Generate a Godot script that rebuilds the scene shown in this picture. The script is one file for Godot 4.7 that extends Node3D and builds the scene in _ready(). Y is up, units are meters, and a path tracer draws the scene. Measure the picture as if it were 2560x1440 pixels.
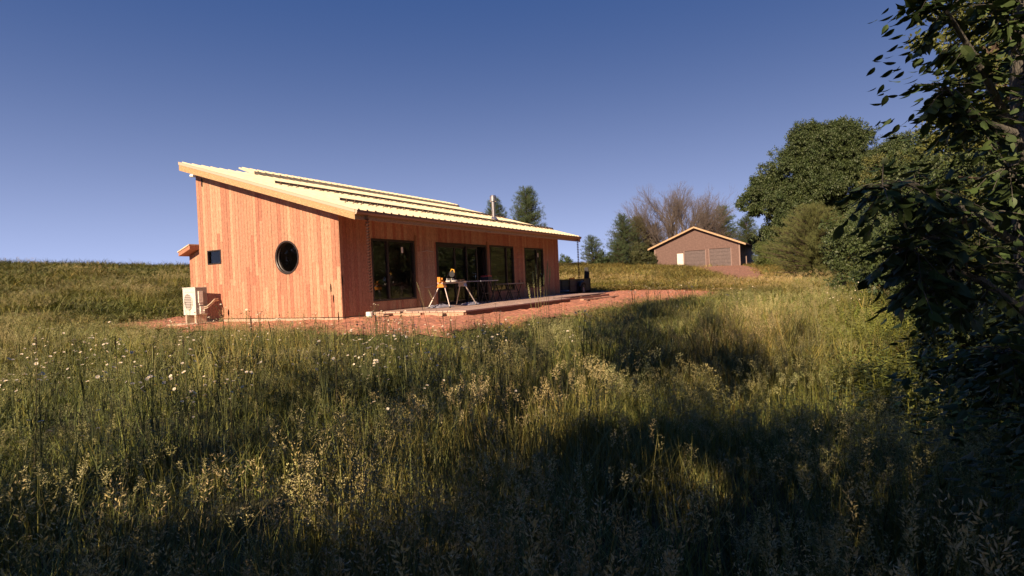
extends Node3D
# A new cedar-clad house with a shed roof in a meadow, low sun from behind the camera's left shoulder.
# World axes: x runs along the house front, y is up, z points away from the house front.

# ------------------------------------------------------------------ mesh collector
class MB:
	var v := PackedVector3Array()
	var n := PackedVector3Array()
	var c := PackedColorArray()
	func tri(a: Vector3, b: Vector3, d: Vector3, want: Vector3, col := Color.WHITE) -> void:
		var k := (d - a).cross(b - a)
		if k.dot(want) < 0.0:
			var s := b
			b = d
			d = s
			k = -k
		if k.length_squared() < 1e-16:
			return
		k = k.normalized()
		v.push_back(a); v.push_back(b); v.push_back(d)
		n.push_back(k); n.push_back(k); n.push_back(k)
		c.push_back(col); c.push_back(col); c.push_back(col)
	func trin(a: Vector3, b: Vector3, d: Vector3, na: Vector3, nb: Vector3, nd: Vector3, col := Color.WHITE) -> void:
		var k := (d - a).cross(b - a)
		if k.dot(na + nb + nd) < 0.0:
			v.push_back(a); v.push_back(d); v.push_back(b)
			n.push_back(na); n.push_back(nd); n.push_back(nb)
		else:
			v.push_back(a); v.push_back(b); v.push_back(d)
			n.push_back(na); n.push_back(nb); n.push_back(nd)
		c.push_back(col); c.push_back(col); c.push_back(col)
	func quad(a: Vector3, b: Vector3, d: Vector3, e: Vector3, want: Vector3, col := Color.WHITE) -> void:
		tri(a, b, d, want, col)
		tri(a, d, e, want, col)
	func box(at: Vector3, size: Vector3, turn := Basis.IDENTITY, col := Color.WHITE) -> void:
		var h := size * 0.5
		for ax in 3:
			for s in [-1.0, 1.0]:
				var nn := Vector3.ZERO
				nn[ax] = s
				var p := Vector3.ZERO
				var q := Vector3.ZERO
				p[(ax + 1) % 3] = h[(ax + 1) % 3]
				q[(ax + 2) % 3] = h[(ax + 2) % 3]
				var o := nn * h[ax]
				quad(at + turn * (o - p - q), at + turn * (o + p - q), at + turn * (o + p + q), at + turn * (o - p + q), turn * nn, col)
	func span(lo: Vector3, hi: Vector3, col := Color.WHITE) -> void:
		box((lo + hi) * 0.5, hi - lo, Basis.IDENTITY, col)
	# a bar of rectangular section between two points
	func bar(a: Vector3, b: Vector3, w: float, h: float, up := Vector3.UP, col := Color.WHITE) -> void:
		var z := (b - a).normalized()
		var x := up.cross(z)
		x = x.normalized() if x.length() > 0.01 else Vector3.RIGHT.cross(z).normalized()
		var y := z.cross(x)
		box((a + b) * 0.5, Vector3(w, h, (b - a).length()), Basis(x, y, z), col)
	func tube(path: Array, radii: Array, sides := 6, col := Color.WHITE, caps := true) -> void:
		var rings := []
		var m := path.size()
		var side := Vector3.RIGHT
		for i in m:
			var d: Vector3 = (path[mini(i + 1, m - 1)] - path[maxi(i - 1, 0)]).normalized()
			side = side - d * side.dot(d)
			if side.length() < 0.05:
				side = d.cross(Vector3(0.3, 0.2, 0.9))
			side = side.normalized()
			var up := d.cross(side)
			var ring := []
			for k in sides:
				var a := TAU * k / sides
				ring.append(side * cos(a) + up * sin(a))
			rings.append(ring)
		for i in m - 1:
			for k in sides:
				var k2 := (k + 1) % sides
				var n0: Vector3 = rings[i][k]
				var n1: Vector3 = rings[i][k2]
				var n2: Vector3 = rings[i + 1][k2]
				var n3: Vector3 = rings[i + 1][k]
				var a: Vector3 = path[i] + n0 * radii[i]
				var b: Vector3 = path[i] + n1 * radii[i]
				var d: Vector3 = path[i + 1] + n2 * radii[i + 1]
				var e: Vector3 = path[i + 1] + n3 * radii[i + 1]
				trin(a, b, d, n0, n1, n2, col)
				if radii[i + 1] > 1e-5:
					trin(a, d, e, n0, n2, n3, col)
		if caps:
			for i in [0, m - 1]:
				var d2: Vector3 = (path[0] - path[1]) if i == 0 else (path[m - 1] - path[m - 2])
				if radii[i] > 1e-4:
					for k in range(1, sides - 1):
						tri(path[i] + rings[i][0] * radii[i], path[i] + rings[i][k] * radii[i], path[i] + rings[i][k + 1] * radii[i], d2, col)
	# polygon (2D) in the plane (o, ex, ey), made thick along ez from 0 to depth
	func slab(poly: PackedVector2Array, o: Vector3, ex: Vector3, ey: Vector3, ez: Vector3, depth: float, col := Color.WHITE) -> void:
		var t := Geometry2D.triangulate_polygon(poly)
		for i in range(0, t.size(), 3):
			var a := o + ex * poly[t[i]].x + ey * poly[t[i]].y
			var b := o + ex * poly[t[i + 1]].x + ey * poly[t[i + 1]].y
			var d := o + ex * poly[t[i + 2]].x + ey * poly[t[i + 2]].y
			tri(a, b, d, -ez, col)
			tri(a + ez * depth, b + ez * depth, d + ez * depth, ez, col)
		var area := 0.0
		var m := poly.size()
		for i in m:
			area += poly[i].cross(poly[(i + 1) % m])
		for i in m:
			var p := poly[i]
			var q := poly[(i + 1) % m]
			var nn := Vector2(q.y - p.y, p.x - q.x) * signf(area)
			var a := o + ex * p.x + ey * p.y
			var b := o + ex * q.x + ey * q.y
			quad(a, b, b + ez * depth, a + ez * depth, ex * nn.x + ey * nn.y, col)
	# surface of revolution about the y axis through o
	func lathe(prof: Array, o: Vector3, sides := 20, turn := Basis.IDENTITY, col := Color.WHITE) -> void:
		for i in prof.size() - 1:
			var p: Vector2 = prof[i]
			var q: Vector2 = prof[i + 1]
			var sl := Vector2(q.y - p.y, p.x - q.x).normalized()
			for k in sides:
				var a0 := TAU * k / sides
				var a1 := TAU * (k + 1) / sides
				var u0 := Vector3(cos(a0), 0, sin(a0))
				var u1 := Vector3(cos(a1), 0, sin(a1))
				var n0 := turn * (u0 * sl.x + Vector3.UP * sl.y)
				var n1 := turn * (u1 * sl.x + Vector3.UP * sl.y)
				var a := o + turn * (u0 * p.x + Vector3.UP * p.y)
				var b := o + turn * (u1 * p.x + Vector3.UP * p.y)
				var d := o + turn * (u1 * q.x + Vector3.UP * q.y)
				var e := o + turn * (u0 * q.x + Vector3.UP * q.y)
				if p.x > 1e-5:
					trin(a, b, d, n0, n1, n1, col)
				if q.x > 1e-5:
					trin(a, d, e, n0, n1, n0, col)
	# a folded pointed leaf from p along d, face normal about nn
	func leaf(p: Vector3, d: Vector3, nn: Vector3, length: float, width: float, col := Color.WHITE, droop := 0.15) -> void:
		d = d.normalized()
		var s := d.cross(nn).normalized()
		nn = s.cross(d).normalized()
		var m := p + d * length * 0.42 - nn * width * 0.1
		var tip := p + d * length - nn * length * droop
		var l := m + s * width * 0.5 + nn * width * 0.12
		var r := m - s * width * 0.5 + nn * width * 0.12
		tri(p, l, m, nn, col)
		tri(p, m, r, nn, col)
		tri(l, tip, m, nn, col)
		tri(m, tip, r, nn, col)
	# a simple two-triangle leaf
	func chip(p: Vector3, d: Vector3, nn: Vector3, length: float, width: float, col := Color.WHITE) -> void:
		d = d.normalized()
		var s := d.cross(nn).normalized()
		var m := p + d * length * 0.45
		tri(p, m + s * width * 0.5, p + d * length, nn, col)
		tri(p, p + d * length, m - s * width * 0.5, nn, col)
	# a curved blade of grass
	func blade(p: Vector3, az: float, h: float, lean: float, w: float, segs: int, col := Color.WHITE, twist := 0.0) -> void:
		var out := Vector3(cos(az), 0, sin(az))
		var s := Vector3(-sin(az + twist), 0, cos(az + twist))
		var prev := p
		var pw := w
		for i in segs:
			var t := float(i + 1) / segs
			var q := p + Vector3.UP * h * (t - lean * lean * t * t * 0.35) + out * h * lean * t * t
			var nw := w * (1.0 - pow(t, 1.6))
			var nn := s.cross(q - prev).normalized()
			tri(prev - s * pw * 0.5, prev + s * pw * 0.5, q + s * nw * 0.5, nn, col)
			if i < segs - 1:
				tri(prev - s * pw * 0.5, q + s * nw * 0.5, q - s * nw * 0.5, nn, col)
			prev = q
			pw = nw
	func mesh(colored := false) -> ArrayMesh:
		var a := []
		a.resize(Mesh.ARRAY_MAX)
		a[Mesh.ARRAY_VERTEX] = v
		a[Mesh.ARRAY_NORMAL] = n
		if colored:
			a[Mesh.ARRAY_COLOR] = c
		var m := ArrayMesh.new()
		m.add_surface_from_arrays(Mesh.PRIMITIVE_TRIANGLES, a)
		return m

# ------------------------------------------------------------------ helpers
var rng := RandomNumberGenerator.new()
var taken := {}
var M := {}
var wood_tex: ImageTexture
var speck_tex: ImageTexture
var rough_tex: ImageTexture
var noise := FastNoiseLite.new()

func rf(a: float, b: float) -> float:
	return rng.randf_range(a, b)

func numbered(called: String) -> String:
	if not taken.has(called):
		taken[called] = 0
		return called
	taken[called] += 1
	return "%s_%03d" % [called, taken[called]]

func tag(o: Node, label: String, category: String, group := "", kind := "") -> void:
	o.set_meta("label", label)
	o.set_meta("category", category)
	if group != "":
		o.set_meta("group", group)
	if kind != "":
		o.set_meta("kind", kind)

func thing(called: String, label: String, category: String, at := Vector3.ZERO, turn := 0.0, group := "") -> Node3D:
	var o := Node3D.new()
	o.name = numbered(called)
	add_child(o)
	o.position = at
	o.rotation.y = turn
	tag(o, label, category, group)
	return o

func part(called: String, mb: MB, mat: Material, parent: Node, colored := false) -> MeshInstance3D:
	var o := MeshInstance3D.new()
	o.name = called
	o.mesh = mb.mesh(colored)
	o.material_override = mat
	parent.add_child(o, true)
	return o

func setting(called: String, mb: MB, mat: Material, colored := false) -> MeshInstance3D:
	var o := part(numbered(called), mb, mat, self, colored)
	o.set_meta("kind", "structure")
	return o

func lin(r: float, g: float, b: float) -> Color:
	return Color(r, g, b).linear_to_srgb()

func flat_mat(col: Color, rough := 0.85, metal := 0.0) -> StandardMaterial3D:
	var m := StandardMaterial3D.new()
	m.albedo_color = col
	m.roughness = rough
	m.metallic = metal
	return m

func tex_mat(col: Color, tex: Texture2D, scale: Vector3, rough := 0.85, offset := Vector3.ZERO, relief := 0.0, world := false) -> StandardMaterial3D:
	var m := flat_mat(col, rough)
	m.albedo_texture = tex
	m.uv1_triplanar = true
	m.uv1_world_triplanar = world
	m.uv1_scale = scale
	m.uv1_offset = offset
	if relief > 0.0:
		m.heightmap_enabled = true
		m.heightmap_texture = tex
		m.heightmap_scale = relief
	return m

func leaf_mat(rough := 0.6, through := 0.35, tint := Color(0.9, 1.0, 0.4)) -> StandardMaterial3D:
	var m := StandardMaterial3D.new()
	m.vertex_color_use_as_albedo = true
	m.roughness = rough
	m.cull_mode = BaseMaterial3D.CULL_DISABLED
	m.backlight_enabled = true
	m.backlight = Color(tint.r * through, tint.g * through, tint.b * through)
	return m

func image_of(size: int, f: Callable) -> ImageTexture:
	var im := Image.create(size, size, false, Image.FORMAT_RGB8)
	for y in size:
		for x in size:
			im.set_pixel(x, y, f.call(x, y))
	return ImageTexture.create_from_image(im)

func make_textures() -> void:
	var a := FastNoiseLite.new()
	a.seed = 5; a.frequency = 0.02; a.fractal_octaves = 5
	var im := a.get_seamless_image(256, 256)
	var b := FastNoiseLite.new()
	b.seed = 9; b.frequency = 0.11; b.fractal_octaves = 3
	var im2 := b.get_seamless_image(256, 256)
	# streaky grain: wavering bands of early and late wood, plus fine noise and a few dark flecks
	wood_tex = image_of(256, func(x, y):
		var g: float = im.get_pixel(x, y).r
		var f: float = im2.get_pixel(x, y).r
		var band := absf(fmod(g * 9.0, 1.0) - 0.5) * 2.0
		var t := 0.6 + 0.34 * band + 0.3 * (f - 0.5)
		if f > 0.82:
			t -= 0.25
		return Color(t, t * (0.93 + 0.07 * band), t * (0.88 + 0.12 * band)))
	speck_tex = image_of(256, func(x, y):
		var f: float = im2.get_pixel(x, y).r
		var g: float = im.get_pixel(x, y).r
		var t := 0.9 + 0.1 * (f - 0.5) + 0.18 * (g - 0.5)
		return Color(t, t, t))
	var d := FastNoiseLite.new()
	d.seed = 21; d.frequency = 0.05; d.fractal_octaves = 6; d.fractal_gain = 0.6
	var im3 := d.get_seamless_image(256, 256)
	rough_tex = image_of(256, func(x, y):
		var t: float = clampf(0.5 + 0.6 * im3.get_pixel(x, y).r, 0, 1)
		return Color(t, t, t))

# terrain: a thin-plate surface through surveyed spots (x, z, height)
const SPOTS := [
	[-11.5, 11.3, -0.85], [-15, 11, -0.85], [-20, 8, -0.8], [-25, 14, -0.8], [-20, 22, -0.9],
	[-9, 4.7, -0.72], [-6.2, -2.7, -0.36], [-2.7, -12.1, 0.2], [4.4, -30.8, 2.75], [16, -61.6, 3.0],
	[-7.3, 5.7, -0.68], [-5.5, 3.3, -0.45], [-3.5, 1.0, -0.22], [-1.5, -7, -0.13], [-1.5, 0, -0.14], [0, 3, -0.13],
	[7, -3, -0.12], [14, -6, -0.06], [14, 0, -0.12], [7, 3.3, -0.14], [13, 3, -0.15], [0, -8, -0.08], [7, -14, 0.8], [15, -25, 2.1],
	[-6.1, 6.9, -0.7], [-2.7, 6.5, -0.48], [-4.9, 8.9, -0.75], [2.6, 6.2, -0.33], [30.8, -4, 0.85], [46, -15, 1.9], [61.8, -15.3, 2.3],
	[3.2, 8.4, -0.45], [13, 6.5, -0.24], [32.6, 2.6, -0.05], [64.8, -8, 1.5], [64.8, 2, 1.4], [76, -3, 1.55],
	[3.5, 10.7, -0.6], [13.5, 10.2, -0.42], [33.4, 9.4, -0.15], [66, 8, 1.0], [-4.6, 12.4, -0.88], [3.3, 13.6, -0.8], [33, 18, 0.0], [65, 23, 0.9],
	[100, -20, 2.4], [100, 20, 1.4], [150, 0, 2], [30, -90, 2.6], [90, -90, 2.4], [-40, -40, 1.6], [-14, -18, 0.5], [-40, 30, -1], [30, 50, 0], [-60, 0, -1],
	[-28, -12, 0.2], [150, -150, 1.5], [-150, 150, -2], [200, 100, 1], [-150, -150, 1.5], [-6, -32, 2.6], [-10, -60, 2.9]]
var tps := PackedFloat64Array()

func tps_k(r2: float) -> float:
	return 0.0 if r2 < 1e-9 else r2 * log(r2)

func solve_terrain() -> void:
	var m := SPOTS.size()
	var s := m + 3
	var A := []
	for i in s:
		var row := PackedFloat64Array()
		row.resize(s + 1)
		if i < m:
			for j in m:
				row[j] = tps_k((pow(SPOTS[i][0] - SPOTS[j][0], 2) + pow(SPOTS[i][1] - SPOTS[j][1], 2)) * 1e-3) + (0.004 if i == j else 0.0)
			row[m] = 1.0; row[m + 1] = SPOTS[i][0] * 0.03; row[m + 2] = SPOTS[i][1] * 0.03
			row[s] = SPOTS[i][2]
		else:
			for j in m:
				row[j] = 1.0 if i == m else SPOTS[j][i - m - 1] * 0.03
		A.append(row)
	for i in s:
		var piv := i
		for r in range(i + 1, s):
			if absf(A[r][i]) > absf(A[piv][i]):
				piv = r
		var tmp = A[i]; A[i] = A[piv]; A[piv] = tmp
		for r in s:
			if r != i:
				var f: float = A[r][i] / A[i][i]
				if f != 0.0:
					for k in range(i, s + 1):
						A[r][k] -= f * A[i][k]
	tps.resize(s)
	for i in s:
		tps[i] = A[i][s] / A[i][i]

func land(x: float, z: float) -> float:
	var m := SPOTS.size()
	var y: float = tps[m] + tps[m + 1] * x * 0.03 + tps[m + 2] * z * 0.03
	for i in m:
		var p: Array = SPOTS[i]
		var dx: float = x - p[0]
		var dz: float = z - p[1]
		y += tps[i] * tps_k((dx * dx + dz * dz) * 1e-3)
	return clampf(y, -6.0, 7.0)

# a cached grid makes scattering cheap
var grid := PackedFloat32Array()
const GX0 := -40.0
const GZ0 := -110.0
const GN := 221
const GS := 1.0
func cache_land() -> void:
	grid.resize(GN * GN)
	for j in GN:
		for i in GN:
			grid[j * GN + i] = land(GX0 + i * GS, GZ0 + j * GS)
func gy(x: float, z: float) -> float:
	var fx := clampf((x - GX0) / GS, 0, GN - 1.01)
	var fz := clampf((z - GZ0) / GS, 0, GN - 1.01)
	var i := int(fx)
	var j := int(fz)
	fx -= i
	fz -= j
	var o := j * GN + i
	return lerpf(lerpf(grid[o], grid[o + 1], fx), lerpf(grid[o + GN], grid[o + GN + 1], fx), fz)

var PAD := PackedVector2Array([Vector2(-1.4, -8.4), Vector2(-1.9, -6), Vector2(-2.3, -1), Vector2(-2.5, 2), Vector2(-2.4, 4), Vector2(0, 5.2), Vector2(4, 5.3), Vector2(9, 5.8), Vector2(13.6, 7.2), Vector2(19, 6.2), Vector2(22, 4.5), Vector2(20, 1), Vector2(17, -1.5), Vector2(15.8, -8), Vector2(8, -9.5)])
var DRIVE := PackedVector2Array([Vector2(64.4, -5.2), Vector2(64.4, 2.4), Vector2(55, 4.8), Vector2(45, 6.2), Vector2(36, 7.2), Vector2(33, 6.4), Vector2(40, 3.0), Vector2(52, -1.2)])

func depth_in(poly: PackedVector2Array, p: Vector2) -> float:
	var best := 1e9
	for i in poly.size():
		best = minf(best, p.distance_to(Geometry2D.get_closest_point_to_segment(p, poly[i], poly[(i + 1) % poly.size()])))
	return best if Geometry2D.is_point_in_polygon(p, poly) else -best

func ragged(x: float, z: float) -> float:
	return noise.get_noise_2d(x * 9.0, z * 9.0) * 0.9 + noise.get_noise_2d(x * 40.0, z * 40.0) * 0.3

# ------------------------------------------------------------------ the scene
func _ready() -> void:
	rng.seed = 20240611
	noise.seed = 3
	noise.frequency = 0.08
	var cam := Camera3D.new()
	cam.name = "camera"
	cam.position = Vector3(-11.513, 0.747, 11.292)
	cam.rotation_degrees = Vector3(-0.645, -61.594, -2.493)
	cam.fov = 51.86
	cam.near = 0.05
	cam.far = 2000.0
	add_child(cam)
	cam.current = true
	var sun := DirectionalLight3D.new()
	sun.name = "sun"
	add_child(sun)
	sun.look_at_from_position(Vector3.ZERO, Vector3(1.0, -0.523, 0.01), Vector3.UP)
	sun.light_color = Color(1.0, 0.88, 0.74)
	sun.light_energy = 1.6
	sun.light_angular_distance = 0.5
	sun.shadow_enabled = true
	var env := Environment.new()
	env.background_mode = Environment.BG_SKY
	var sm := ProceduralSkyMaterial.new()
	sm.sky_top_color = Color(0.12, 0.235, 0.42)
	sm.sky_horizon_color = Color(0.605, 0.655, 0.80)
	sm.sky_curve = 0.118
	sm.ground_bottom_color = Color(0.12, 0.12, 0.08)
	sm.ground_horizon_color = Color(0.3, 0.31, 0.3)
	sm.sun_angle_max = 2.0
	var sky := Sky.new()
	sky.sky_material = sm
	env.sky = sky
	env.tonemap_mode = Environment.TONE_MAPPER_LINEAR
	env.tonemap_exposure = 1.75
	env.sdfgi_enabled = true
	env.ssao_enabled = true
	env.ssil_enabled = true
	var we := WorldEnvironment.new()
	we.name = "world_environment"
	we.environment = env
	add_child(we)

	make_textures()
	solve_terrain()
	cache_land()
	make_materials()
	build_ground()
	build_clods()
	build_house()
	build_garage()
	build_site_things()
	build_trees()
	build_near_tree()
	build_meadow()
	build_flowers()

func make_materials() -> void:
	M.planks = []
	var tones := [[0.76, 0.41, 0.27], [0.80, 0.455, 0.30], [0.71, 0.345, 0.225], [0.83, 0.51, 0.335], [0.77, 0.43, 0.28], [0.68, 0.305, 0.20], [0.86, 0.56, 0.37], [0.78, 0.42, 0.27]]
	for i in 8:
		var t: Array = tones[i]
		M.planks.append(tex_mat(lin(t[0], t[1], t[2]), wood_tex, Vector3(3.2, 0.22, 3.2), 0.7, Vector3(i * 0.37, i * 0.23, i * 0.51), 0.15))
	M.sheath = flat_mat(lin(0.05, 0.03, 0.02), 0.9)
	M.fascia = tex_mat(lin(0.80, 0.56, 0.30), wood_tex, Vector3(2.2, 2.2, 0.35), 0.7, Vector3(0.1, 0.4, 0.2), 0.1)
	M.fascia_front = tex_mat(lin(0.80, 0.56, 0.30), wood_tex, Vector3(0.3, 3.0, 3.0), 0.7, Vector3(0.3, 0.1, 0.2), 0.1)
	M.soffit = tex_mat(lin(0.80, 0.56, 0.30), wood_tex, Vector3(0.35, 3.0, 3.0), 0.8, Vector3(0.6, 0.1, 0.7))
	M.roof = tex_mat(lin(0.93, 0.80, 0.54), speck_tex, Vector3(0.5, 0.5, 0.5), 0.42)
	M.roof.metallic = 0.1
	M.trim_metal = flat_mat(lin(0.62, 0.48, 0.36), 0.45, 0.2)
	M.rail = flat_mat(lin(0.20, 0.14, 0.10), 0.5, 0.3)
	M.gutter = flat_mat(lin(0.30, 0.17, 0.12), 0.45, 0.2)
	M.concrete = tex_mat(lin(0.62, 0.46, 0.35), speck_tex, Vector3(2, 2, 2), 0.9, Vector3.ZERO, 0.2)
	M.frame = flat_mat(lin(0.035, 0.026, 0.024), 0.4)
	M.frame_pale = flat_mat(lin(0.42, 0.36, 0.30), 0.5)
	M.casing = tex_mat(lin(0.5, 0.27, 0.15), wood_tex, Vector3(5.5, 0.4, 5.5), 0.75)
	var g := flat_mat(Color(0.03, 0.035, 0.035, 0.15), 0.02)
	g.transparency = BaseMaterial3D.TRANSPARENCY_ALPHA
	g.metallic_specular = 0.7
	M.glass = g
	M.inside_wall = flat_mat(lin(0.30, 0.27, 0.24), 0.9)
	M.inside_floor = tex_mat(lin(0.22, 0.14, 0.09), wood_tex, Vector3(0.4, 3, 3), 0.6)
	M.steel = flat_mat(lin(0.62, 0.58, 0.55), 0.28, 0.9)
	M.white_paint = tex_mat(lin(0.86, 0.84, 0.76), speck_tex, Vector3(3, 3, 3), 0.45)
	M.white = flat_mat(lin(0.85, 0.84, 0.80), 0.5)
	M.grey_plastic = flat_mat(lin(0.22, 0.19, 0.18), 0.6)
	M.pale_grey = flat_mat(lin(0.5, 0.48, 0.45), 0.6)
	M.foam = flat_mat(lin(0.62, 0.52, 0.38), 0.8)
	M.deck = []
	for i in 4:
		M.deck.append(tex_mat(lin(0.84 + 0.03 * i, 0.62 + 0.03 * i, 0.52 + 0.03 * i), wood_tex, Vector3(0.4, 4.0, 4.0), 0.8, Vector3(0.3 * i, 0.2 * i, 0.4 * i), 0.2))
	M.rim = tex_mat(lin(0.34, 0.18, 0.12), wood_tex, Vector3(0.5, 4.0, 4.0), 0.85)
	M.earth = tex_mat(lin(0.78, 0.33, 0.20), rough_tex, Vector3(0.45, 0.45, 0.45), 0.95, Vector3.ZERO, 3.0)
	M.drive = tex_mat(lin(0.50, 0.25, 0.165), rough_tex, Vector3(0.3, 0.3, 0.3), 0.95, Vector3.ZERO, 2.0)
	M.soil = tex_mat(lin(0.085, 0.085, 0.035), rough_tex, Vector3(0.6, 0.6, 0.6), 0.95, Vector3.ZERO, 3.0)
	M.green_pvc = flat_mat(lin(0.22, 0.50, 0.40), 0.4)
	M.copper = flat_mat(lin(0.075, 0.04, 0.035), 0.45, 0.4)
	M.black = flat_mat(lin(0.02, 0.02, 0.024), 0.5)
	M.blue_black = tex_mat(lin(0.045, 0.055, 0.085), speck_tex, Vector3(2, 2, 2), 0.5)
	M.yellow = flat_mat(lin(0.62, 0.33, 0.03), 0.45)
	M.orange = flat_mat(lin(0.60, 0.23, 0.03), 0.5)
	M.red = flat_mat(lin(0.5, 0.05, 0.04), 0.5)
	M.alu = flat_mat(lin(0.55, 0.47, 0.43), 0.4, 0.5)
	M.stud = tex_mat(lin(0.82, 0.60, 0.44), wood_tex, Vector3(0.5, 4, 4), 0.8)
	M.sheet = flat_mat(lin(0.30, 0.30, 0.36), 0.35)
	M.garage_wall = tex_mat(lin(0.185, 0.115, 0.10), speck_tex, Vector3(0.8, 0.8, 0.8), 0.85)
	M.garage_door = tex_mat(lin(0.125, 0.09, 0.09), speck_tex, Vector3(0.6, 0.6, 0.6), 0.6)
	M.garage_trim = flat_mat(lin(0.25, 0.17, 0.15), 0.7)
	M.pale_wood = tex_mat(lin(0.80, 0.58, 0.36), wood_tex, Vector3(2, 2, 0.4), 0.7)
	M.brown_roof = tex_mat(lin(0.35, 0.16, 0.11), speck_tex, Vector3(1, 1, 1), 0.7)
	M.bark = tex_mat(lin(0.13, 0.09, 0.065), rough_tex, Vector3(2, 0.5, 2), 0.95, Vector3.ZERO, 4.0)
	M.bare_bark = tex_mat(lin(0.20, 0.165, 0.145), rough_tex, Vector3(1, 0.3, 1), 0.95)
	M.grey_bark = tex_mat(lin(0.16, 0.15, 0.13), rough_tex, Vector3(3, 0.8, 3), 0.95, Vector3.ZERO, 3.0)
	M.leaf = leaf_mat(0.6, 0.3)
	M.needle = leaf_mat(0.7, 0.12)
	M.grass = leaf_mat(0.65, 0.42, Color(1.0, 1.0, 0.45))
	M.petal = leaf_mat(0.7, 0.3, Color(1, 1, 1))

func build_ground() -> void:
	# one sheet in rings that widen to the horizon
	var mb := MB.new()
	var rings := [0.0]
	var r := 1.0
	while r < 900.0:
		rings.append(r)
		r *= 1.07
	var secs := 144
	var o := Vector2(-2, 4)
	var pts := []
	for i in rings.size():
		var row := []
		for k in secs:
			var a := TAU * k / secs
			var x: float = o.x + cos(a) * rings[i]
			var z: float = o.y + sin(a) * rings[i]
			row.append(Vector3(x, (land(x, z) if rings[i] < 260.0 else lerpf(land(o.x + cos(a) * 260.0, o.y + sin(a) * 260.0), -2.0, clampf((rings[i] - 260.0) / 400.0, 0, 1))) , z))
		pts.append(row)
	for i in rings.size() - 1:
		for k in secs:
			var k2 := (k + 1) % secs
			if i > 0:
				mb.tri(pts[i][k], pts[i][k2], pts[i + 1][k2], Vector3.UP)
			mb.tri(pts[i][k], pts[i + 1][k2], pts[i + 1][k], Vector3.UP)
	setting("meadow_ground", mb, M.soil)
	for job in [["bare_earth", PAD, 0.25, M.earth, 0.05], ["dirt_driveway", DRIVE, 0.6, M.drive, 0.09]]:
		var poly: PackedVector2Array = job[1]
		var s: float = job[2]
		var lo := Vector2(1e9, 1e9)
		var hi := -lo
		for p in poly:
			lo = lo.min(p)
			hi = hi.max(p)
		lo -= Vector2.ONE
		hi += Vector2.ONE
		var m2 := MB.new()
		var nx := int((hi.x - lo.x) / s)
		var nz := int((hi.y - lo.y) / s)
		var ys := PackedFloat32Array()
		var ins := PackedByteArray()
		ys.resize((nx + 1) * (nz + 1))
		ins.resize(ys.size())
		for j in nz + 1:
			for i in nx + 1:
				var x := lo.x + i * s
				var z := lo.y + j * s
				var d := depth_in(poly, Vector2(x, z)) + ragged(x, z)
				ins[j * (nx + 1) + i] = 1 if d > -0.2 else 0
				var lumps := 0.06 * noise.get_noise_2d(x * 20.0, z * 20.0) + 0.05 * noise.get_noise_2d(x * 6.0 + 50.0, z * 6.0)
				ys[j * (nx + 1) + i] = gy(x, z) + minf(job[4], 0.03 + 0.1 * d) + lumps * clampf(d, 0, 1)
		for j in nz:
			for i in nx:
				var a := j * (nx + 1) + i
				if ins[a] + ins[a + 1] + ins[a + nx + 1] + ins[a + nx + 2] < 4:
					continue
				var p0 := Vector3(lo.x + i * s, ys[a], lo.y + j * s)
				var p1 := Vector3(lo.x + (i + 1) * s, ys[a + 1], lo.y + j * s)
				var p2 := Vector3(lo.x + (i + 1) * s, ys[a + nx + 2], lo.y + (j + 1) * s)
				var p3 := Vector3(lo.x + i * s, ys[a + nx + 1], lo.y + (j + 1) * s)
				m2.quad(p0, p1, p2, p3, Vector3.UP)
		setting(job[0], m2, job[3])

func build_clods() -> void:
	var m := MB.new()
	var ring := []
	for k in 3:
		var row := []
		for i in 7:
			var a := TAU * i / 7.0
			row.append(Vector3(cos(a), 0, sin(a)) * [1.0, 0.8, 0.35][k] * rf(0.75, 1.2) + Vector3.UP * [-0.3, 0.35, 0.7][k] * rf(0.8, 1.2))
		ring.append(row)
	for k in 2:
		for i in 7:
			m.quad(ring[k][i], ring[k][(i + 1) % 7], ring[k + 1][(i + 1) % 7], ring[k + 1][i], Vector3(cos(TAU * i / 7.0), 0.3, sin(TAU * i / 7.0)))
	for i in range(1, 6):
		m.tri(ring[2][0], ring[2][i], ring[2][i + 1], Vector3.UP)
	var xf := []
	var cols := []
	for i in 9000:
		var x := rf(-3, 22)
		var z := rf(-9, 7.5)
		if depth_in(PAD, Vector2(x, z)) < 0.1 or (x > -0.05 and x < 14.2 and z < 3.1 and z > -6.4):
			continue
		if noise.get_noise_2d(x * 12.0, z * 12.0 + 7.0) < rf(-0.25, 0.35):
			continue
		var s := 0.012 + 0.06 * pow(rng.randf(), 5.0)
		xf.append(Transform3D(Basis.from_euler(Vector3(0, rf(0, TAU), 0)).scaled(Vector3(s * rf(0.8, 1.4), s * 0.8, s)), Vector3(x, gy(x, z) + 0.055, z)))
		cols.append(Color.WHITE)
	var o := copies("earth_clods", self, m.mesh(), M.earth, xf, cols)
	tag(o, "small red clods and crumbs of soil strewn over the bare earth", "soil", "", "stuff")

# ------------------------------------------------------------------ the house
const RH := 2.985
const RM := 0.301
func roof_y(z: float) -> float:
	return RH - RM * z

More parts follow.
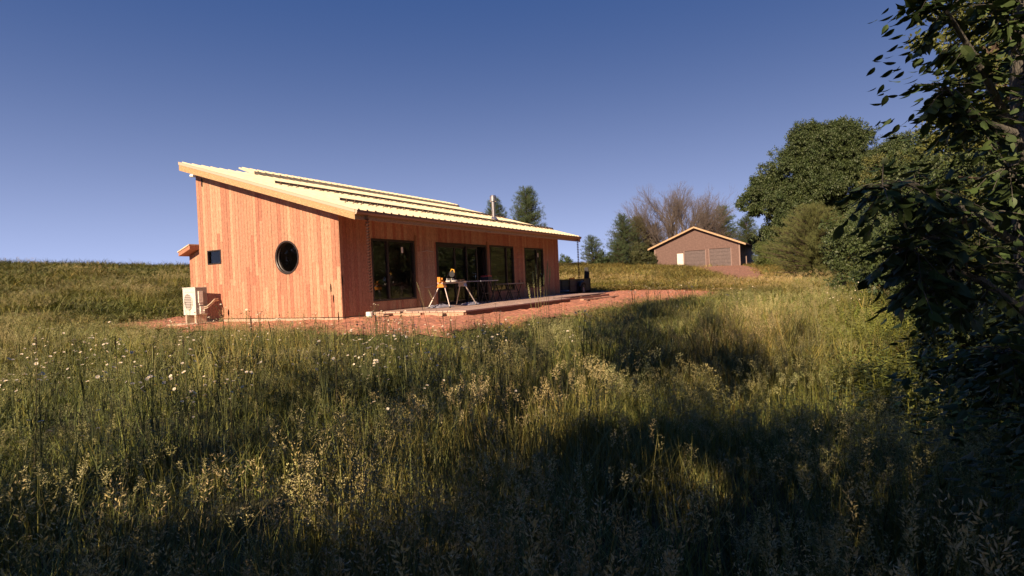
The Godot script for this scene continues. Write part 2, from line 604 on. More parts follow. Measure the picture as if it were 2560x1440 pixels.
func rect_window(parent: Node, x0: float, x1: float, y0: float, y1: float, z: float, mulls: Array, sticker: float) -> void:
	# a front window: frame, panes, mullions
	var w := MB.new()
	var f := 0.055
	var zo := z + 0.012
	var zi := z - 0.09
	w.span(Vector3(x0, y0, zi), Vector3(x0 + f, y1, zo))
	w.span(Vector3(x1 - f, y0, zi), Vector3(x1, y1, zo))
	w.span(Vector3(x0 + f, y0, zi), Vector3(x1 - f, y0 + f, zo))
	w.span(Vector3(x0 + f, y1 - f, zi), Vector3(x1 - f, y1, zo))
	var fr := part("window", w, M.frame, parent)
	var edges := [x0 + f]
	for mx in mulls:
		var b := MB.new()
		b.span(Vector3(mx - 0.035, y0 + f, zi + 0.01), Vector3(mx + 0.035, y1 - f, zo - 0.006))
		part("mullion", b, M.frame, fr)
		edges.append(mx - 0.035)
		edges.append(mx + 0.035)
	edges.append(x1 - f)
	for i in range(0, edges.size(), 2):
		var p := MB.new()
		p.quad(Vector3(edges[i], y0 + f, z - 0.035), Vector3(edges[i + 1], y0 + f, z - 0.035), Vector3(edges[i + 1], y1 - f, z - 0.035), Vector3(edges[i], y1 - f, z - 0.035), Vector3(0, 0, 1))
		p.quad(Vector3(edges[i], y0 + f, z - 0.055), Vector3(edges[i + 1], y0 + f, z - 0.055), Vector3(edges[i + 1], y1 - f, z - 0.055), Vector3(edges[i], y1 - f, z - 0.055), Vector3(0, 0, 1))
		part("pane", p, M.glass, fr)
	if sticker > 0.0:
		var s := MB.new()
		s.span(Vector3(sticker, y1 - 0.38, z - 0.033), Vector3(sticker + 0.09, y1 - 0.2, z - 0.03))
		part("sticker", s, M.white, fr)

func build_house() -> void:
	var L := 14.1
	var D := 5.834
	var h := thing("house", "new cedar plank house with a pale metal shed roof and one round window", "house")
	# foundation
	var mb := MB.new()
	mb.span(Vector3(0.004, -0.7, -6.33), Vector3(L, -0.004, 0.0))
	part("foundation", mb, M.concrete, h)
	# gable wall: sheathing with square holes, then planks cut to the shapes
	var sh := MB.new()
	var ex := Vector3(0, 0, 1)
	var ey := Vector3(0, 1, 0)
	var so := Vector3(0.022, 0, 0)
	var thick := Vector3(1, 0, 0)
	var rc := Vector2(-1.98, 1.68)
	var rr := 0.455
	var sw := Rect2(-5.43, 1.65, 0.64, 0.43)
	var top := func(z: float) -> float: return roof_y(z) - 0.26
	var cols := [-6.33, -5.83, sw.position.x, sw.end.x, rc.x - rr, rc.x + rr, -0.0225]
	for i in cols.size() - 1:
		var a: float = cols[i]
		var b: float = cols[i + 1]
		var t0: float = top.call(a) if i > 0 else 1.96
		var t1: float = top.call(b) if i > 0 else 2.1
		if i == 2:
			sh.slab(PackedVector2Array([Vector2(a, 0), Vector2(b, 0), Vector2(b, sw.position.y), Vector2(a, sw.position.y)]), so, ex, ey, thick, 0.15)
			sh.slab(PackedVector2Array([Vector2(a, sw.end.y), Vector2(b, sw.end.y), Vector2(b, t1), Vector2(a, t0)]), so, ex, ey, thick, 0.15)
		elif i == 4:
			sh.slab(PackedVector2Array([Vector2(a, 0), Vector2(b, 0), Vector2(b, rc.y - rr), Vector2(a, rc.y - rr)]), so, ex, ey, thick, 0.15)
			sh.slab(PackedVector2Array([Vector2(a, rc.y + rr), Vector2(b, rc.y + rr), Vector2(b, t1), Vector2(a, t0)]), so, ex, ey, thick, 0.15)
		else:
			sh.slab(PackedVector2Array([Vector2(a, 0), Vector2(b, 0), Vector2(b, t1), Vector2(a, t0)]), so, ex, ey, thick, 0.15)
	var gable := part("gable_wall", sh, M.sheath, h)
	var nb := 50
	var bw := (6.33 - 0.0225) / nb
	for i in nb:
		var a := -6.33 + i * bw + 0.0035
		var b := -6.33 + (i + 1) * bw - 0.0035
		var mid := (a + b) * 0.5
		var ta: float = top.call(a)
		var tb: float = top.call(b)
		if mid < -D:
			ta = 1.97 + (a + 6.33) * 0.3
			tb = 1.97 + (b + 6.33) * 0.3
		# butt joints at uneven heights
		var cuts := [0.006]
		if rng.randf() < 0.8:
			cuts.append(rf(0.5, 1.5))
		if tb > 3.2 and rng.randf() < 0.55:
			cuts.append(rf(2.2, 3.0))
		cuts.append(100.0)
		for k in cuts.size() - 1:
			var y0: float = cuts[k] + (0.0015 if k > 0 else 0.0)
			var y1a := minf(cuts[k + 1], ta)
			var y1b := minf(cuts[k + 1], tb)
			var pieces := []
			var full := PackedVector2Array([Vector2(a, y0), Vector2(b, y0), Vector2(b, y1b), Vector2(a, y1a)])
			var hole := PackedVector2Array()
			if b > rc.x - rr and a < rc.x + rr:
				for q in 40:
					hole.append(rc + Vector2(cos(TAU * q / 40.0), sin(TAU * q / 40.0)) * (rr - 0.01))
			elif b > sw.position.x and a < sw.end.x:
				hole = PackedVector2Array([sw.position, Vector2(sw.end.x, sw.position.y), sw.end, Vector2(sw.position.x, sw.end.y)])
			if hole.size() > 0:
				pieces = Geometry2D.clip_polygons(full, hole)
			else:
				pieces = [full]
			for pc in pieces:
				if pc.size() < 3:
					continue
				var pm := MB.new()
				pm.slab(pc, Vector3(rf(-0.004, 0.0), 0, 0), ex, ey, thick, 0.019)
				part("plank", pm, M.planks[rng.randi() % 8], gable)
	# corner and base flashing of the gable
	var fl := MB.new()
	fl.span(Vector3(-0.006, -0.012, -6.33), Vector3(0.02, 0.004, 0.0))
	part("base_flashing", fl, M.frame, h)
	# round window
	var turn := Basis(Vector3(0, 0, 1), PI / 2)
	var rw := MB.new()
	rw.lathe([Vector2(rr - 0.035, -0.08), Vector2(rr - 0.035, 0.012), Vector2(rr - 0.02, 0.02), Vector2(rr + 0.012, 0.02), Vector2(rr + 0.012, -0.005)], Vector3(0, rc.y, rc.x), 48, turn)
	var rwn := part("round_window", rw, M.frame, h)
	var ri := MB.new()
	ri.lathe([Vector2(rr - 0.06, -0.10), Vector2(rr - 0.06, -0.055), Vector2(rr - 0.034, -0.045)], Vector3(0, rc.y, rc.x), 48, turn)
	part("window_bead", ri, M.frame, rwn)
	var rg := MB.new()
	for q in 40:
		var a0 := TAU * q / 40.0
		var a1 := TAU * (q + 1) / 40.0
		rg.tri(Vector3(0.07, rc.y, rc.x), Vector3(0.07, rc.y + sin(a0) * 0.42, rc.x + cos(a0) * 0.42), Vector3(0.07, rc.y + sin(a1) * 0.42, rc.x + cos(a1) * 0.42), Vector3(-1, 0, 0))
	part("pane", rg, M.glass, rwn)
	# small gable window
	var s0 := Vector3(-0.014, sw.position.y, sw.position.x)
	var s1 := Vector3(0.1, sw.end.y, sw.end.x)
	var wf := MB.new()
	wf.span(s0, Vector3(s1.x, s0.y + 0.035, s1.z))
	wf.span(Vector3(s0.x, s1.y - 0.035, s0.z), s1)
	wf.span(Vector3(s0.x, s0.y + 0.035, s0.z), Vector3(s1.x, s1.y - 0.035, s0.z + 0.035))
	wf.span(Vector3(s0.x, s0.y + 0.035, s1.z - 0.035), Vector3(s1.x, s1.y - 0.035, s1.z))
	var swn := part("small_window", wf, M.frame, h)
	var sg := MB.new()
	sg.quad(Vector3(0.04, s0.y, s0.z), Vector3(0.04, s0.y, s1.z), Vector3(0.04, s1.y, s1.z), Vector3(0.04, s1.y, s0.z), Vector3(-1, 0, 0))
	part("pane", sg, M.glass, swn)
	# front wall
	var holes := [[1.205, 3.147, 0.343, 2.12], [4.286, 7.488, 0.06, 2.13], [7.712, 9.616, 0.39, 2.145], [10.575, 12.407, 0.43, 2.135]]
	var ftop := 2.73
	var fs := MB.new()
	var fx := 0.02
	for ho in holes:
		fs.span(Vector3(fx, 0, -0.17), Vector3(ho[0], ftop, -0.022))
		if ho[2] > 0.1:
			fs.span(Vector3(ho[0], 0, -0.17), Vector3(ho[1], ho[2], -0.022))
		fs.span(Vector3(ho[0], ho[3], -0.17), Vector3(ho[1], ftop, -0.022))
		fx = ho[1]
	fs.span(Vector3(fx, 0, -0.17), Vector3(L - 0.022, ftop, -0.022))
	var front := part("front_wall", fs, M.sheath, h)
	var nf := 111
	var fw := L / nf
	for i in nf:
		var a := i * fw + 0.0025
		var b := (i + 1) * fw - 0.0025
		if i == 0:
			a = 0.0
		var pc := [[a, b, 0.006, ftop]]
		var whole := true
		for ho in holes:
			if b > ho[0] and a < ho[1]:
				pc = []
				whole = false
				if ho[2] > 0.1:
					pc.append([a, b, 0.006, ho[2]])
				pc.append([a, b, ho[3], ftop])
				if a < ho[0]:
					pc.append([a, ho[0], maxf(ho[2], 0.006), ho[3]])
				if b > ho[1]:
					pc.append([ho[1], b, maxf(ho[2], 0.006), ho[3]])
		if whole and rng.randf() < 0.3:
			var cy := rf(0.6, 2.2)
			pc = [[a, b, 0.006, cy], [a, b, cy + 0.0015, ftop]]
		for q in pc:
			if q[1] - q[0] < 0.006:
				continue
			var pm := MB.new()
			pm.span(Vector3(q[0], q[2], -0.02), Vector3(q[1], q[3], rf(-0.001, 0.0015)))
			part("plank", pm, M.planks[rng.randi() % 8], front)
	var ff := MB.new()
	ff.span(Vector3(0.0, -0.012, -0.02), Vector3(L, 0.004, 0.006))
	part("base_flashing", ff, M.frame, h)
	rect_window(h, 1.205, 3.147, 0.343, 2.12, 0.0, [1.9], 2.55)
	rect_window(h, 7.712, 9.616, 0.39, 2.145, 0.0, [9.02], -1.0)
	rect_window(h, 10.575, 12.407, 0.43, 2.135, 0.0, [11.75], 11.9)
	# sliding door, its last leaf pushed open
	var dw := MB.new()
	dw.span(Vector3(4.286, 2.05, -0.14), Vector3(7.488, 2.13, 0.012))
	dw.span(Vector3(4.286, 0.06, -0.14), Vector3(4.35, 2.05, 0.012))
	dw.span(Vector3(7.424, 0.06, -0.14), Vector3(7.488, 2.05, 0.012))
	dw.span(Vector3(4.286, 0.0, -0.14), Vector3(7.488, 0.06, 0.03))
	var dr := part("sliding_door", dw, M.frame, h)
	var di := 0
	for lf in [[4.35, 5.42, -0.03], [5.36, 6.2, -0.075], [6.1, 6.85, -0.03]]:
		var b := MB.new()
		var f := 0.07
		var z0: float = lf[2] - 0.02
		var z1: float = lf[2] + 0.02
		b.span(Vector3(lf[0], 0.06, z0), Vector3(lf[0] + f, 2.05, z1))
		b.span(Vector3(lf[1] - f, 0.06, z0), Vector3(lf[1], 2.05, z1))
		b.span(Vector3(lf[0] + f, 0.06, z0), Vector3(lf[1] - f, 0.16, z1))
		b.span(Vector3(lf[0] + f, 1.98, z0), Vector3(lf[1] - f, 2.05, z1))
		part("door_leaf", b, M.frame, dr)
		var p := MB.new()
		p.quad(Vector3(lf[0] + f, 0.16, lf[2]), Vector3(lf[1] - f, 0.16, lf[2]), Vector3(lf[1] - f, 1.98, lf[2]), Vector3(lf[0] + f, 1.98, lf[2]), Vector3(0, 0, 1))
		p.quad(Vector3(lf[0] + f, 0.16, lf[2] - 0.015), Vector3(lf[1] - f, 0.16, lf[2] - 0.015), Vector3(lf[1] - f, 1.98, lf[2] - 0.015), Vector3(lf[0] + f, 1.98, lf[2] - 0.015), Vector3(0, 0, 1))
		part("pane", p, M.glass, dr)
		di += 1
	for cx in [[7.492, 7.61, 0.01, 2.25], [3.16, 3.25, 0.02, 2.3]]:
		var cm := MB.new()
		cm.span(Vector3(cx[0], cx[2], 0.004), Vector3(cx[1], cx[3], 0.022))
		part("door_casing", cm, M.casing, h)
	var wire := MB.new()
	wire.tube([Vector3(3.55, 1.80, 0.0), Vector3(3.7, 1.83, 0.06), Vector3(3.9, 1.81, 0.09), Vector3(4.03, 1.80, 0.07)], [0.007, 0.007, 0.007, 0.007], 5)
	part("cable_end", wire, M.pale_grey, h)
	var wire2 := MB.new()
	wire2.tube([Vector3(3.6, 0.68, 0.0), Vector3(3.75, 0.68, 0.06), Vector3(3.95, 0.73, 0.1)], [0.008, 0.008, 0.008], 5)
	part("cable_end", wire2, M.pale_grey, h)
	for bx in [[9.98, 0.60, 0.10, 0.17], [10.27, 0.62, 0.07, 0.09]]:
		var ob := MB.new()
		ob.span(Vector3(bx[0], bx[1], 0.003), Vector3(bx[0] + bx[2], bx[1] + bx[3], 0.05))
		part("outlet_box", ob, M.gutter, h)
	# far and back walls, floor, an inner partition: a closed room behind the glass
	var bk := MB.new()
	bk.slab(PackedVector2Array([Vector2(-D, 0), Vector2(-0.17, 0), Vector2(-0.17, roof_y(-0.17) - 0.26), Vector2(-D, roof_y(-D) - 0.26)]), Vector3(L - 0.17, 0, 0), ex, ey, thick, 0.15)
	bk.span(Vector3(0.172, 0, -D), Vector3(L - 0.17, roof_y(-D) - 0.26, -D + 0.15))
	part("inner_wall", bk, M.inside_wall, h)
	var fo := MB.new()
	fo.span(Vector3(0.172, -0.002, -D + 0.15), Vector3(L - 0.17, 0.05, -0.172))
	part("floor", fo, M.inside_floor, h)
	var far_planks := MB.new()
	for i in 46:
		var a := -D + i * D / 46.0
		var b := a + D / 46.0 - 0.005
		far_planks.slab(PackedVector2Array([Vector2(a, 0.0), Vector2(b, 0.0), Vector2(b, roof_y(b) - 0.26), Vector2(a, roof_y(a) - 0.26)]), Vector3(L - 0.018, 0, 0), ex, ey, thick, 0.019)
	part("far_wall_cladding", far_planks, M.planks[0], h)
	# rear wing: low roof falling to the back
	var wg := MB.new()
	wg.span(Vector3(0.172, 0.0, -6.33), Vector3(L - 0.5, 1.95, -D - 0.002))
	part("rear_wing", wg, M.planks[2], h)
	var wr := MB.new()
	wr.slab(PackedVector2Array([Vector2(-D - 0.003, 2.15), Vector2(-D - 0.003, 2.27), Vector2(-6.40, 2.085), Vector2(-6.40, 1.965)]), Vector3(-0.3, 0, 0), ex, ey, thick, 14.3)
	var wrn := part("rear_wing_roof", wr, M.planks[2], h)
	var wrm := MB.new()
	wrm.slab(PackedVector2Array([Vector2(-D - 0.003, 2.273), Vector2(-D - 0.003, 2.305), Vector2(-6.43, 2.11), Vector2(-6.43, 2.08)]), Vector3(-0.32, 0, 0), ex, ey, thick, 14.34)
	part("roof_sheet", wrm, M.roof, wrn)
	# ---- roof: deck, panels, fascias, soffit, rails
	var x0 := -0.417
	var x1 := 14.52
	var ze := 0.93
	var zr := -5.97
	var rd := MB.new()
	rd.slab(PackedVector2Array([Vector2(ze - 0.03, roof_y(ze - 0.03) - 0.22), Vector2(ze - 0.03, roof_y(ze - 0.03) - 0.03), Vector2(zr + 0.03, roof_y(zr + 0.03) - 0.03), Vector2(zr + 0.03, roof_y(zr + 0.03) - 0.22)]), Vector3(x0 + 0.04, 0, 0), ex, ey, thick, x1 - x0 - 0.08)
	var roof := part("roof", rd, M.soffit, h)
	var np := 16
	var pw := (x1 - x0 + 0.03) / np
	for i in np:
		var p := MB.new()
		var a := x0 - 0.015 + i * pw
		var prof := [Vector2(0.0, 0.0)]
		for k in 3:
			var c0 := pw * (k + 0.5) / 3.0
			for w in [[-0.045, 0.0], [-0.022, 0.036], [0.022, 0.036], [0.045, 0.0]]:
				prof.append(Vector2(c0 + w[0], w[1]))
			if k < 2:
				for w in [[0.12, 0.0], [0.13, 0.006], [0.15, 0.006], [0.16, 0.0]]:
					prof.append(Vector2(c0 + w[0], w[1]))
		prof.append(Vector2(pw - 0.002, 0.0))
		var zf := ze + 0.045
		var zb := zr - 0.02
		for k in prof.size() - 1:
			var q0: Vector2 = prof[k]
			var q1: Vector2 = prof[k + 1]
			p.quad(Vector3(a + q0.x, roof_y(zf) + q0.y, zf), Vector3(a + q1.x, roof_y(zf) + q1.y, zf), Vector3(a + q1.x, roof_y(zb) + q1.y, zb), Vector3(a + q0.x, roof_y(zb) + q0.y, zb), Vector3(0, 1, 0))
			p.quad(Vector3(a + q0.x, roof_y(zf) - 0.004, zf), Vector3(a + q1.x, roof_y(zf) - 0.004, zf), Vector3(a + q1.x, roof_y(zf) + q1.y, zf), Vector3(a + q0.x, roof_y(zf) + q0.y, zf), Vector3(0, 0, 1))
			p.quad(Vector3(a + q0.x, roof_y(zb) - 0.004, zb), Vector3(a + q1.x, roof_y(zb) - 0.004, zb), Vector3(a + q1.x, roof_y(zb) + q1.y, zb), Vector3(a + q0.x, roof_y(zb) + q0.y, zb), Vector3(0, 0, -1))
		p.quad(Vector3(a, roof_y(zf) - 0.006, zf), Vector3(a + pw, roof_y(zf) - 0.006, zf), Vector3(a + pw, roof_y(zb) - 0.006, zb), Vector3(a, roof_y(zb) - 0.006, zb), Vector3(0, -1, 0))
		part("roof_panel", p, M.roof, roof)
	# raised cap sheets along the high edge
	var cap := MB.new()
	for i in 41:
		var a := 2.05 + i * 0.305
		var zl := -5.72
		var zh := -6.5
		var hh := 0.13
		cap.slab(PackedVector2Array([Vector2(zl, roof_y(zl) + 0.01), Vector2(zl, roof_y(zl) + hh), Vector2(zh, roof_y(zh) + hh), Vector2(zh, roof_y(zh) + hh - 0.05)]), Vector3(a, 0, 0), ex, ey, thick, 0.304)
		cap.slab(PackedVector2Array([Vector2(zl, roof_y(zl) + hh + 0.001), Vector2(zl, roof_y(zl) + hh + 0.03), Vector2(zh, roof_y(zh) + hh + 0.03), Vector2(zh, roof_y(zh) + hh + 0.001)]), Vector3(a + 0.13, 0, 0), ex, ey, thick, 0.05)
	part("ridge_cap", cap, M.roof, roof)
	for rk in [[x0, 1], [x1 - 0.038, 0]]:
		var b := MB.new()
		b.slab(PackedVector2Array([Vector2(ze + 0.03, roof_y(ze + 0.03) - 0.249), Vector2(ze + 0.03, roof_y(ze + 0.03) - 0.075), Vector2(zr - 0.012, roof_y(zr - 0.012) - 0.075), Vector2(zr - 0.012, roof_y(zr - 0.012) - 0.249)]), Vector3(rk[0], 0, 0), ex, ey, thick, 0.038)
		part("rake_board", b, M.fascia, roof)
		var t := MB.new()
		t.slab(PackedVector2Array([Vector2(ze + 0.045, roof_y(ze + 0.045) - 0.074), Vector2(ze + 0.045, roof_y(ze + 0.045) + 0.012), Vector2(zr - 0.02, roof_y(zr - 0.02) + 0.012), Vector2(zr - 0.02, roof_y(zr - 0.02) - 0.074)]), Vector3(rk[0] - 0.012, 0, 0), ex, ey, thick, 0.05)
		part("rake_trim", t, M.trim_metal, roof)
	var eb := MB.new()
	eb.span(Vector3(x0 + 0.04, roof_y(ze) - 0.245, ze - 0.03), Vector3(x1 - 0.04, roof_y(ze) - 0.03, ze + 0.008))
	part("eave_board", eb, M.fascia_front, roof)
	var gt := MB.new()
	gt.slab(PackedVector2Array([Vector2(ze + 0.01, 2.585), Vector2(ze + 0.07, 2.585), Vector2(ze + 0.10, 2.63), Vector2(ze + 0.105, 2.685), Vector2(ze + 0.09, 2.685), Vector2(ze + 0.085, 2.64), Vector2(ze + 0.06, 2.6), Vector2(ze + 0.02, 2.6), Vector2(ze + 0.02, 2.685), Vector2(ze + 0.01, 2.685)]), Vector3(x0 + 0.012, 0, 0), ex, ey, thick, x1 - x0 - 0.02)
	var gutter := part("gutter", gt, M.gutter, roof)
	var ge := MB.new()
	ge.slab(PackedVector2Array([Vector2(ze + 0.01, 2.583), Vector2(ze + 0.072, 2.583), Vector2(ze + 0.103, 2.63), Vector2(ze + 0.108, 2.69), Vector2(ze + 0.01, 2.69)]), Vector3(x0 + 0.006, 0, 0), ex, ey, thick, 0.006)
	part("gutter_end", ge, M.trim_metal, roof)
	for rl in [[0.40, -0.31, 14.3], [0.45, -2.85, 14.3]]:
		var b := MB.new()
		var z: float = rl[1]
		b.slab(PackedVector2Array([Vector2(z, roof_y(z) + 0.055), Vector2(z + 0.004, roof_y(z) + 0.055), Vector2(z + 0.004, roof_y(z) + 0.125), Vector2(z - 0.05, roof_y(z) + 0.14), Vector2(z - 0.05, roof_y(z) + 0.135), Vector2(z, roof_y(z) + 0.12)]), Vector3(rl[0], 0, 0), ex, ey, thick, rl[2] - rl[0])
		var rail := part("snow_rail", b, M.rail, roof)
		var k := x0 - 0.015 + pw / 6.0
		var odd := 0
		while k < rl[2]:
			if k > rl[0]:
				var c := MB.new()
				c.box(Vector3(k, roof_y(z) + 0.062, z + 0.004), Vector3(0.035, 0.09, 0.05))
				if odd % 2 == 0:
					c.box(Vector3(k, roof_y(z + 0.07) + 0.045, z + 0.07), Vector3(0.04, 0.02, 0.1))
				part("rail_bracket", c, M.rail, rail)
			k += pw / 3.0
			odd += 1
	# flue
	var ch := MB.new()
	var cz := -1.54
	var cy := roof_y(cz)
	ch.lathe([Vector2(0.082, -0.1), Vector2(0.082, 0.82)], Vector3(10.84, cy, cz), 20)
	var flue := part("flue_pipe", ch, M.steel, h)
	var cc := MB.new()
	cc.lathe([Vector2(0.0, 0.80), Vector2(0.145, 0.80), Vector2(0.145, 1.0), Vector2(0.12, 1.06), Vector2(0.0, 1.075)], Vector3(10.84, cy, cz), 20)
	part("flue_cap", cc, M.steel, flue)
	var cf := MB.new()
	cf.lathe([Vector2(0.2, 0.0), Vector2(0.12, 0.09), Vector2(0.084, 0.13)], Vector3(10.84, cy, cz), 20)
	part("flashing_boot", cf, M.steel, flue)
	# drain elbow under the high corner of the roof and its strap
	var pe := MB.new()
	pe.tube([Vector3(0.06, 4.46, -6.14), Vector3(0.06, 4.45, -6.02), Vector3(0.06, 4.42, -5.9), Vector3(0.06, 4.40, -5.83)], [0.05, 0.05, 0.045, 0.045], 10)
	part("drain_elbow", pe, M.white, h)
	var st := MB.new()
	st.span(Vector3(-0.03, 4.05, -5.53), Vector3(-0.003, 4.3, -5.5))
	part("strap", st, M.frame, h)

	# ---- rain chains hang from the gutter
	for ch2 in [[0.0, 1.97, "copper rain chain hanging from the gutter beside the round window corner", 25], [14.12, 1.9, "rain chain hanging at the far gutter end above the trailer", 24]]:
		var rc2 := thing("rain_chain", ch2[2], "rain chain", Vector3(ch2[0], 2.58, 0.985), 0.0, "rain chains on the house gutter")
		var cnt: int = ch2[3]
		var hook := MB.new()
		hook.tube([Vector3(0, 0.03, 0), Vector3(0, -0.06, 0)], [0.012, 0.012], 6)
		part("hook", hook, M.copper, rc2)
		var dy: float = (ch2[1] - 0.06) / cnt
		for i in cnt:
			var cup := MB.new()
			var y := -0.06 - i * dy
			cup.lathe([Vector2(0.006, 0), Vector2(0.007, -dy * 0.3), Vector2(0.055, -dy * 0.34), Vector2(0.034, -dy * 0.85), Vector2(0.006, -dy)], Vector3(0, y, 0), 8)
			part("link", cup, M.copper, rc2)

# ------------------------------------------------------------------ far garage
func build_garage() -> void:
	var X := 65.0
	var g := thing("garage", "low taupe garage with two roller doors and a white side door across the field", "garage")
	var z0 := -8.85
	var z1 := 1.55
	var zc := -3.7
	var b := 1.1
	var eave := 4.25
	var sl := 0.415
	var peak := eave + (zc - z0) * sl
	var holes := [[-6.02, -5.2, 3.36], [-5.05, -2.52, 3.62], [-2.02, 0.48, 3.7]]
	var base := 1.44
	var ex := Vector3(0, 0, 1)
	var ey := Vector3(0, 1, 0)
	var wl := MB.new()
	var zz := z0
	var tops := func(z: float) -> float: return peak - absf(z - zc) * sl
	var segs := []
	for h in holes:
		segs.append([zz, h[0], b])
		segs.append([h[0], h[1], h[2]])
		zz = h[1]
	segs.append([zz, z1, b])
	for s in segs:
		var poly := PackedVector2Array([Vector2(s[0], s[2]), Vector2(s[1], s[2]), Vector2(s[1], tops.call(s[1]))])
		if s[0] < zc and s[1] > zc:
			poly.append(Vector2(zc, peak))
		poly.append(Vector2(s[0], tops.call(s[0])))
		wl.slab(poly, Vector3(X, 0, 0), ex, ey, Vector3(1, 0, 0), 0.2)
	part("front_wall", wl, M.garage_wall, g)
	for zs in [z1 - 0.2, z0]:
		var sd := MB.new()
		sd.span(Vector3(X + 0.2, b, zs), Vector3(X + 13.0, eave, zs + 0.2))
		part("side_wall", sd, M.garage_wall, g)
	var bw := MB.new()
	bw.slab(PackedVector2Array([Vector2(z0, b), Vector2(z1, b), Vector2(z1, tops.call(z1)), Vector2(zc, peak), Vector2(z0, eave)]), Vector3(X + 13.0, 0, 0), ex, ey, Vector3(1, 0, 0), 0.2)
	part("back_wall", bw, M.garage_wall, g)
	for cz in [z0 - 0.03, z1 - 0.12]:
		var ct := MB.new()
		ct.span(Vector3(X - 0.03, b, cz), Vector3(X - 0.002, eave - 0.1, cz + 0.15))
		part("corner_trim", ct, M.garage_trim, g)
	var fd := MB.new()
	fd.span(Vector3(X - 0.35, b - 0.2, -5.3), Vector3(X + 0.1, base, z1 - 0.5))
	part("apron", fd, M.concrete, g)
	# roof: two pitches with pale rake boards
	for s in [[z0 - 0.75, -1.0], [z1 + 0.75, 1.0]]:
		var ze: float = s[0]
		var ye: float = peak - absf(ze - zc) * sl + 0.05
		var r := MB.new()
		r.slab(PackedVector2Array([Vector2(ze, ye), Vector2(zc, peak + 0.05), Vector2(zc, peak + 0.19), Vector2(ze, ye + 0.14)]), Vector3(X - 0.5, 0, 0), ex, ey, Vector3(1, 0, 0), 14.2)
		part("roof_slope", r, M.brown_roof, g)
		var k := MB.new()
		k.slab(PackedVector2Array([Vector2(ze, ye - 0.04), Vector2(zc - s[1] * 0.0, peak + 0.01), Vector2(zc, peak + 0.22), Vector2(ze, ye + 0.17)]), Vector3(X - 0.54, 0, 0), ex, ey, Vector3(1, 0, 0), 0.037)
		part("rake_board", k, M.pale_wood, g)
	# white side door
	var dm := MB.new()
	dm.span(Vector3(X + 0.03, base - 0.1, -6.0), Vector3(X + 0.08, 3.34, -5.22))
	var door := part("side_door", dm, M.white_paint, g)
	var kn := MB.new()
	kn.lathe([Vector2(0.0, 0.0), Vector2(0.04, 0.02), Vector2(0.0, 0.05)], Vector3(X - 0.01, 2.5, -5.32), 8, Basis(Vector3(0, 0, 1), PI / 2))
	part("handle", kn, M.steel, door)
	for y in [[1.62, 2.3], [2.42, 3.2]]:
		for z in [[-5.9, -5.66], [-5.56, -5.32]]:
			var pp := MB.new()
			pp.span(Vector3(X + 0.018, y[0], z[0]), Vector3(X + 0.029, y[1], z[1]))
			part("door_panel", pp, M.white_paint, door)
	# roller doors: sectional panels, each with a row of raised fields
	for h in [holes[1], holes[2]]:
		var ht: float = h[2]
		var bk := MB.new()
		bk.span(Vector3(X + 0.12, base - 0.1, h[0]), Vector3(X + 0.16, ht, h[1]))
		var rd := part("roller_door", bk, M.garage_door, g)
		var n := 5
		for i in n:
			var y0: float = base + (ht - base) * i / n + 0.012
			var y1: float = base + (ht - base) * (i + 1) / n - 0.012
			var p := MB.new()
			p.span(Vector3(X + 0.09, y0, h[0] + 0.01), Vector3(X + 0.119, y1, h[1] - 0.01))
			for k in 4:
				var a: float = lerpf(h[0], h[1], k / 4.0) + 0.08
				p.span(Vector3(X + 0.078, y0 + 0.07, a), Vector3(X + 0.089, y1 - 0.07, a + (h[1] - h[0]) / 4.0 - 0.16))
			part("door_section", p, M.garage_door, rd)
		for z in [h[0] - 0.09, h[1] + 0.002]:
			var tr := MB.new()
			tr.span(Vector3(X - 0.02, base, z), Vector3(X - 0.002, ht + 0.02, z + 0.088))
			part("door_trim", tr, M.garage_trim, rd)
	var gp := MB.new()
	gp.span(Vector3(X + 1.2, 0.9, z1 + 0.5), Vector3(X + 1.3, 2.6, z1 + 0.6))
	var post := part("marker_post", gp, M.garage_trim, self)
	tag(post, "thin post standing beside the garage's shaded side wall", "post")

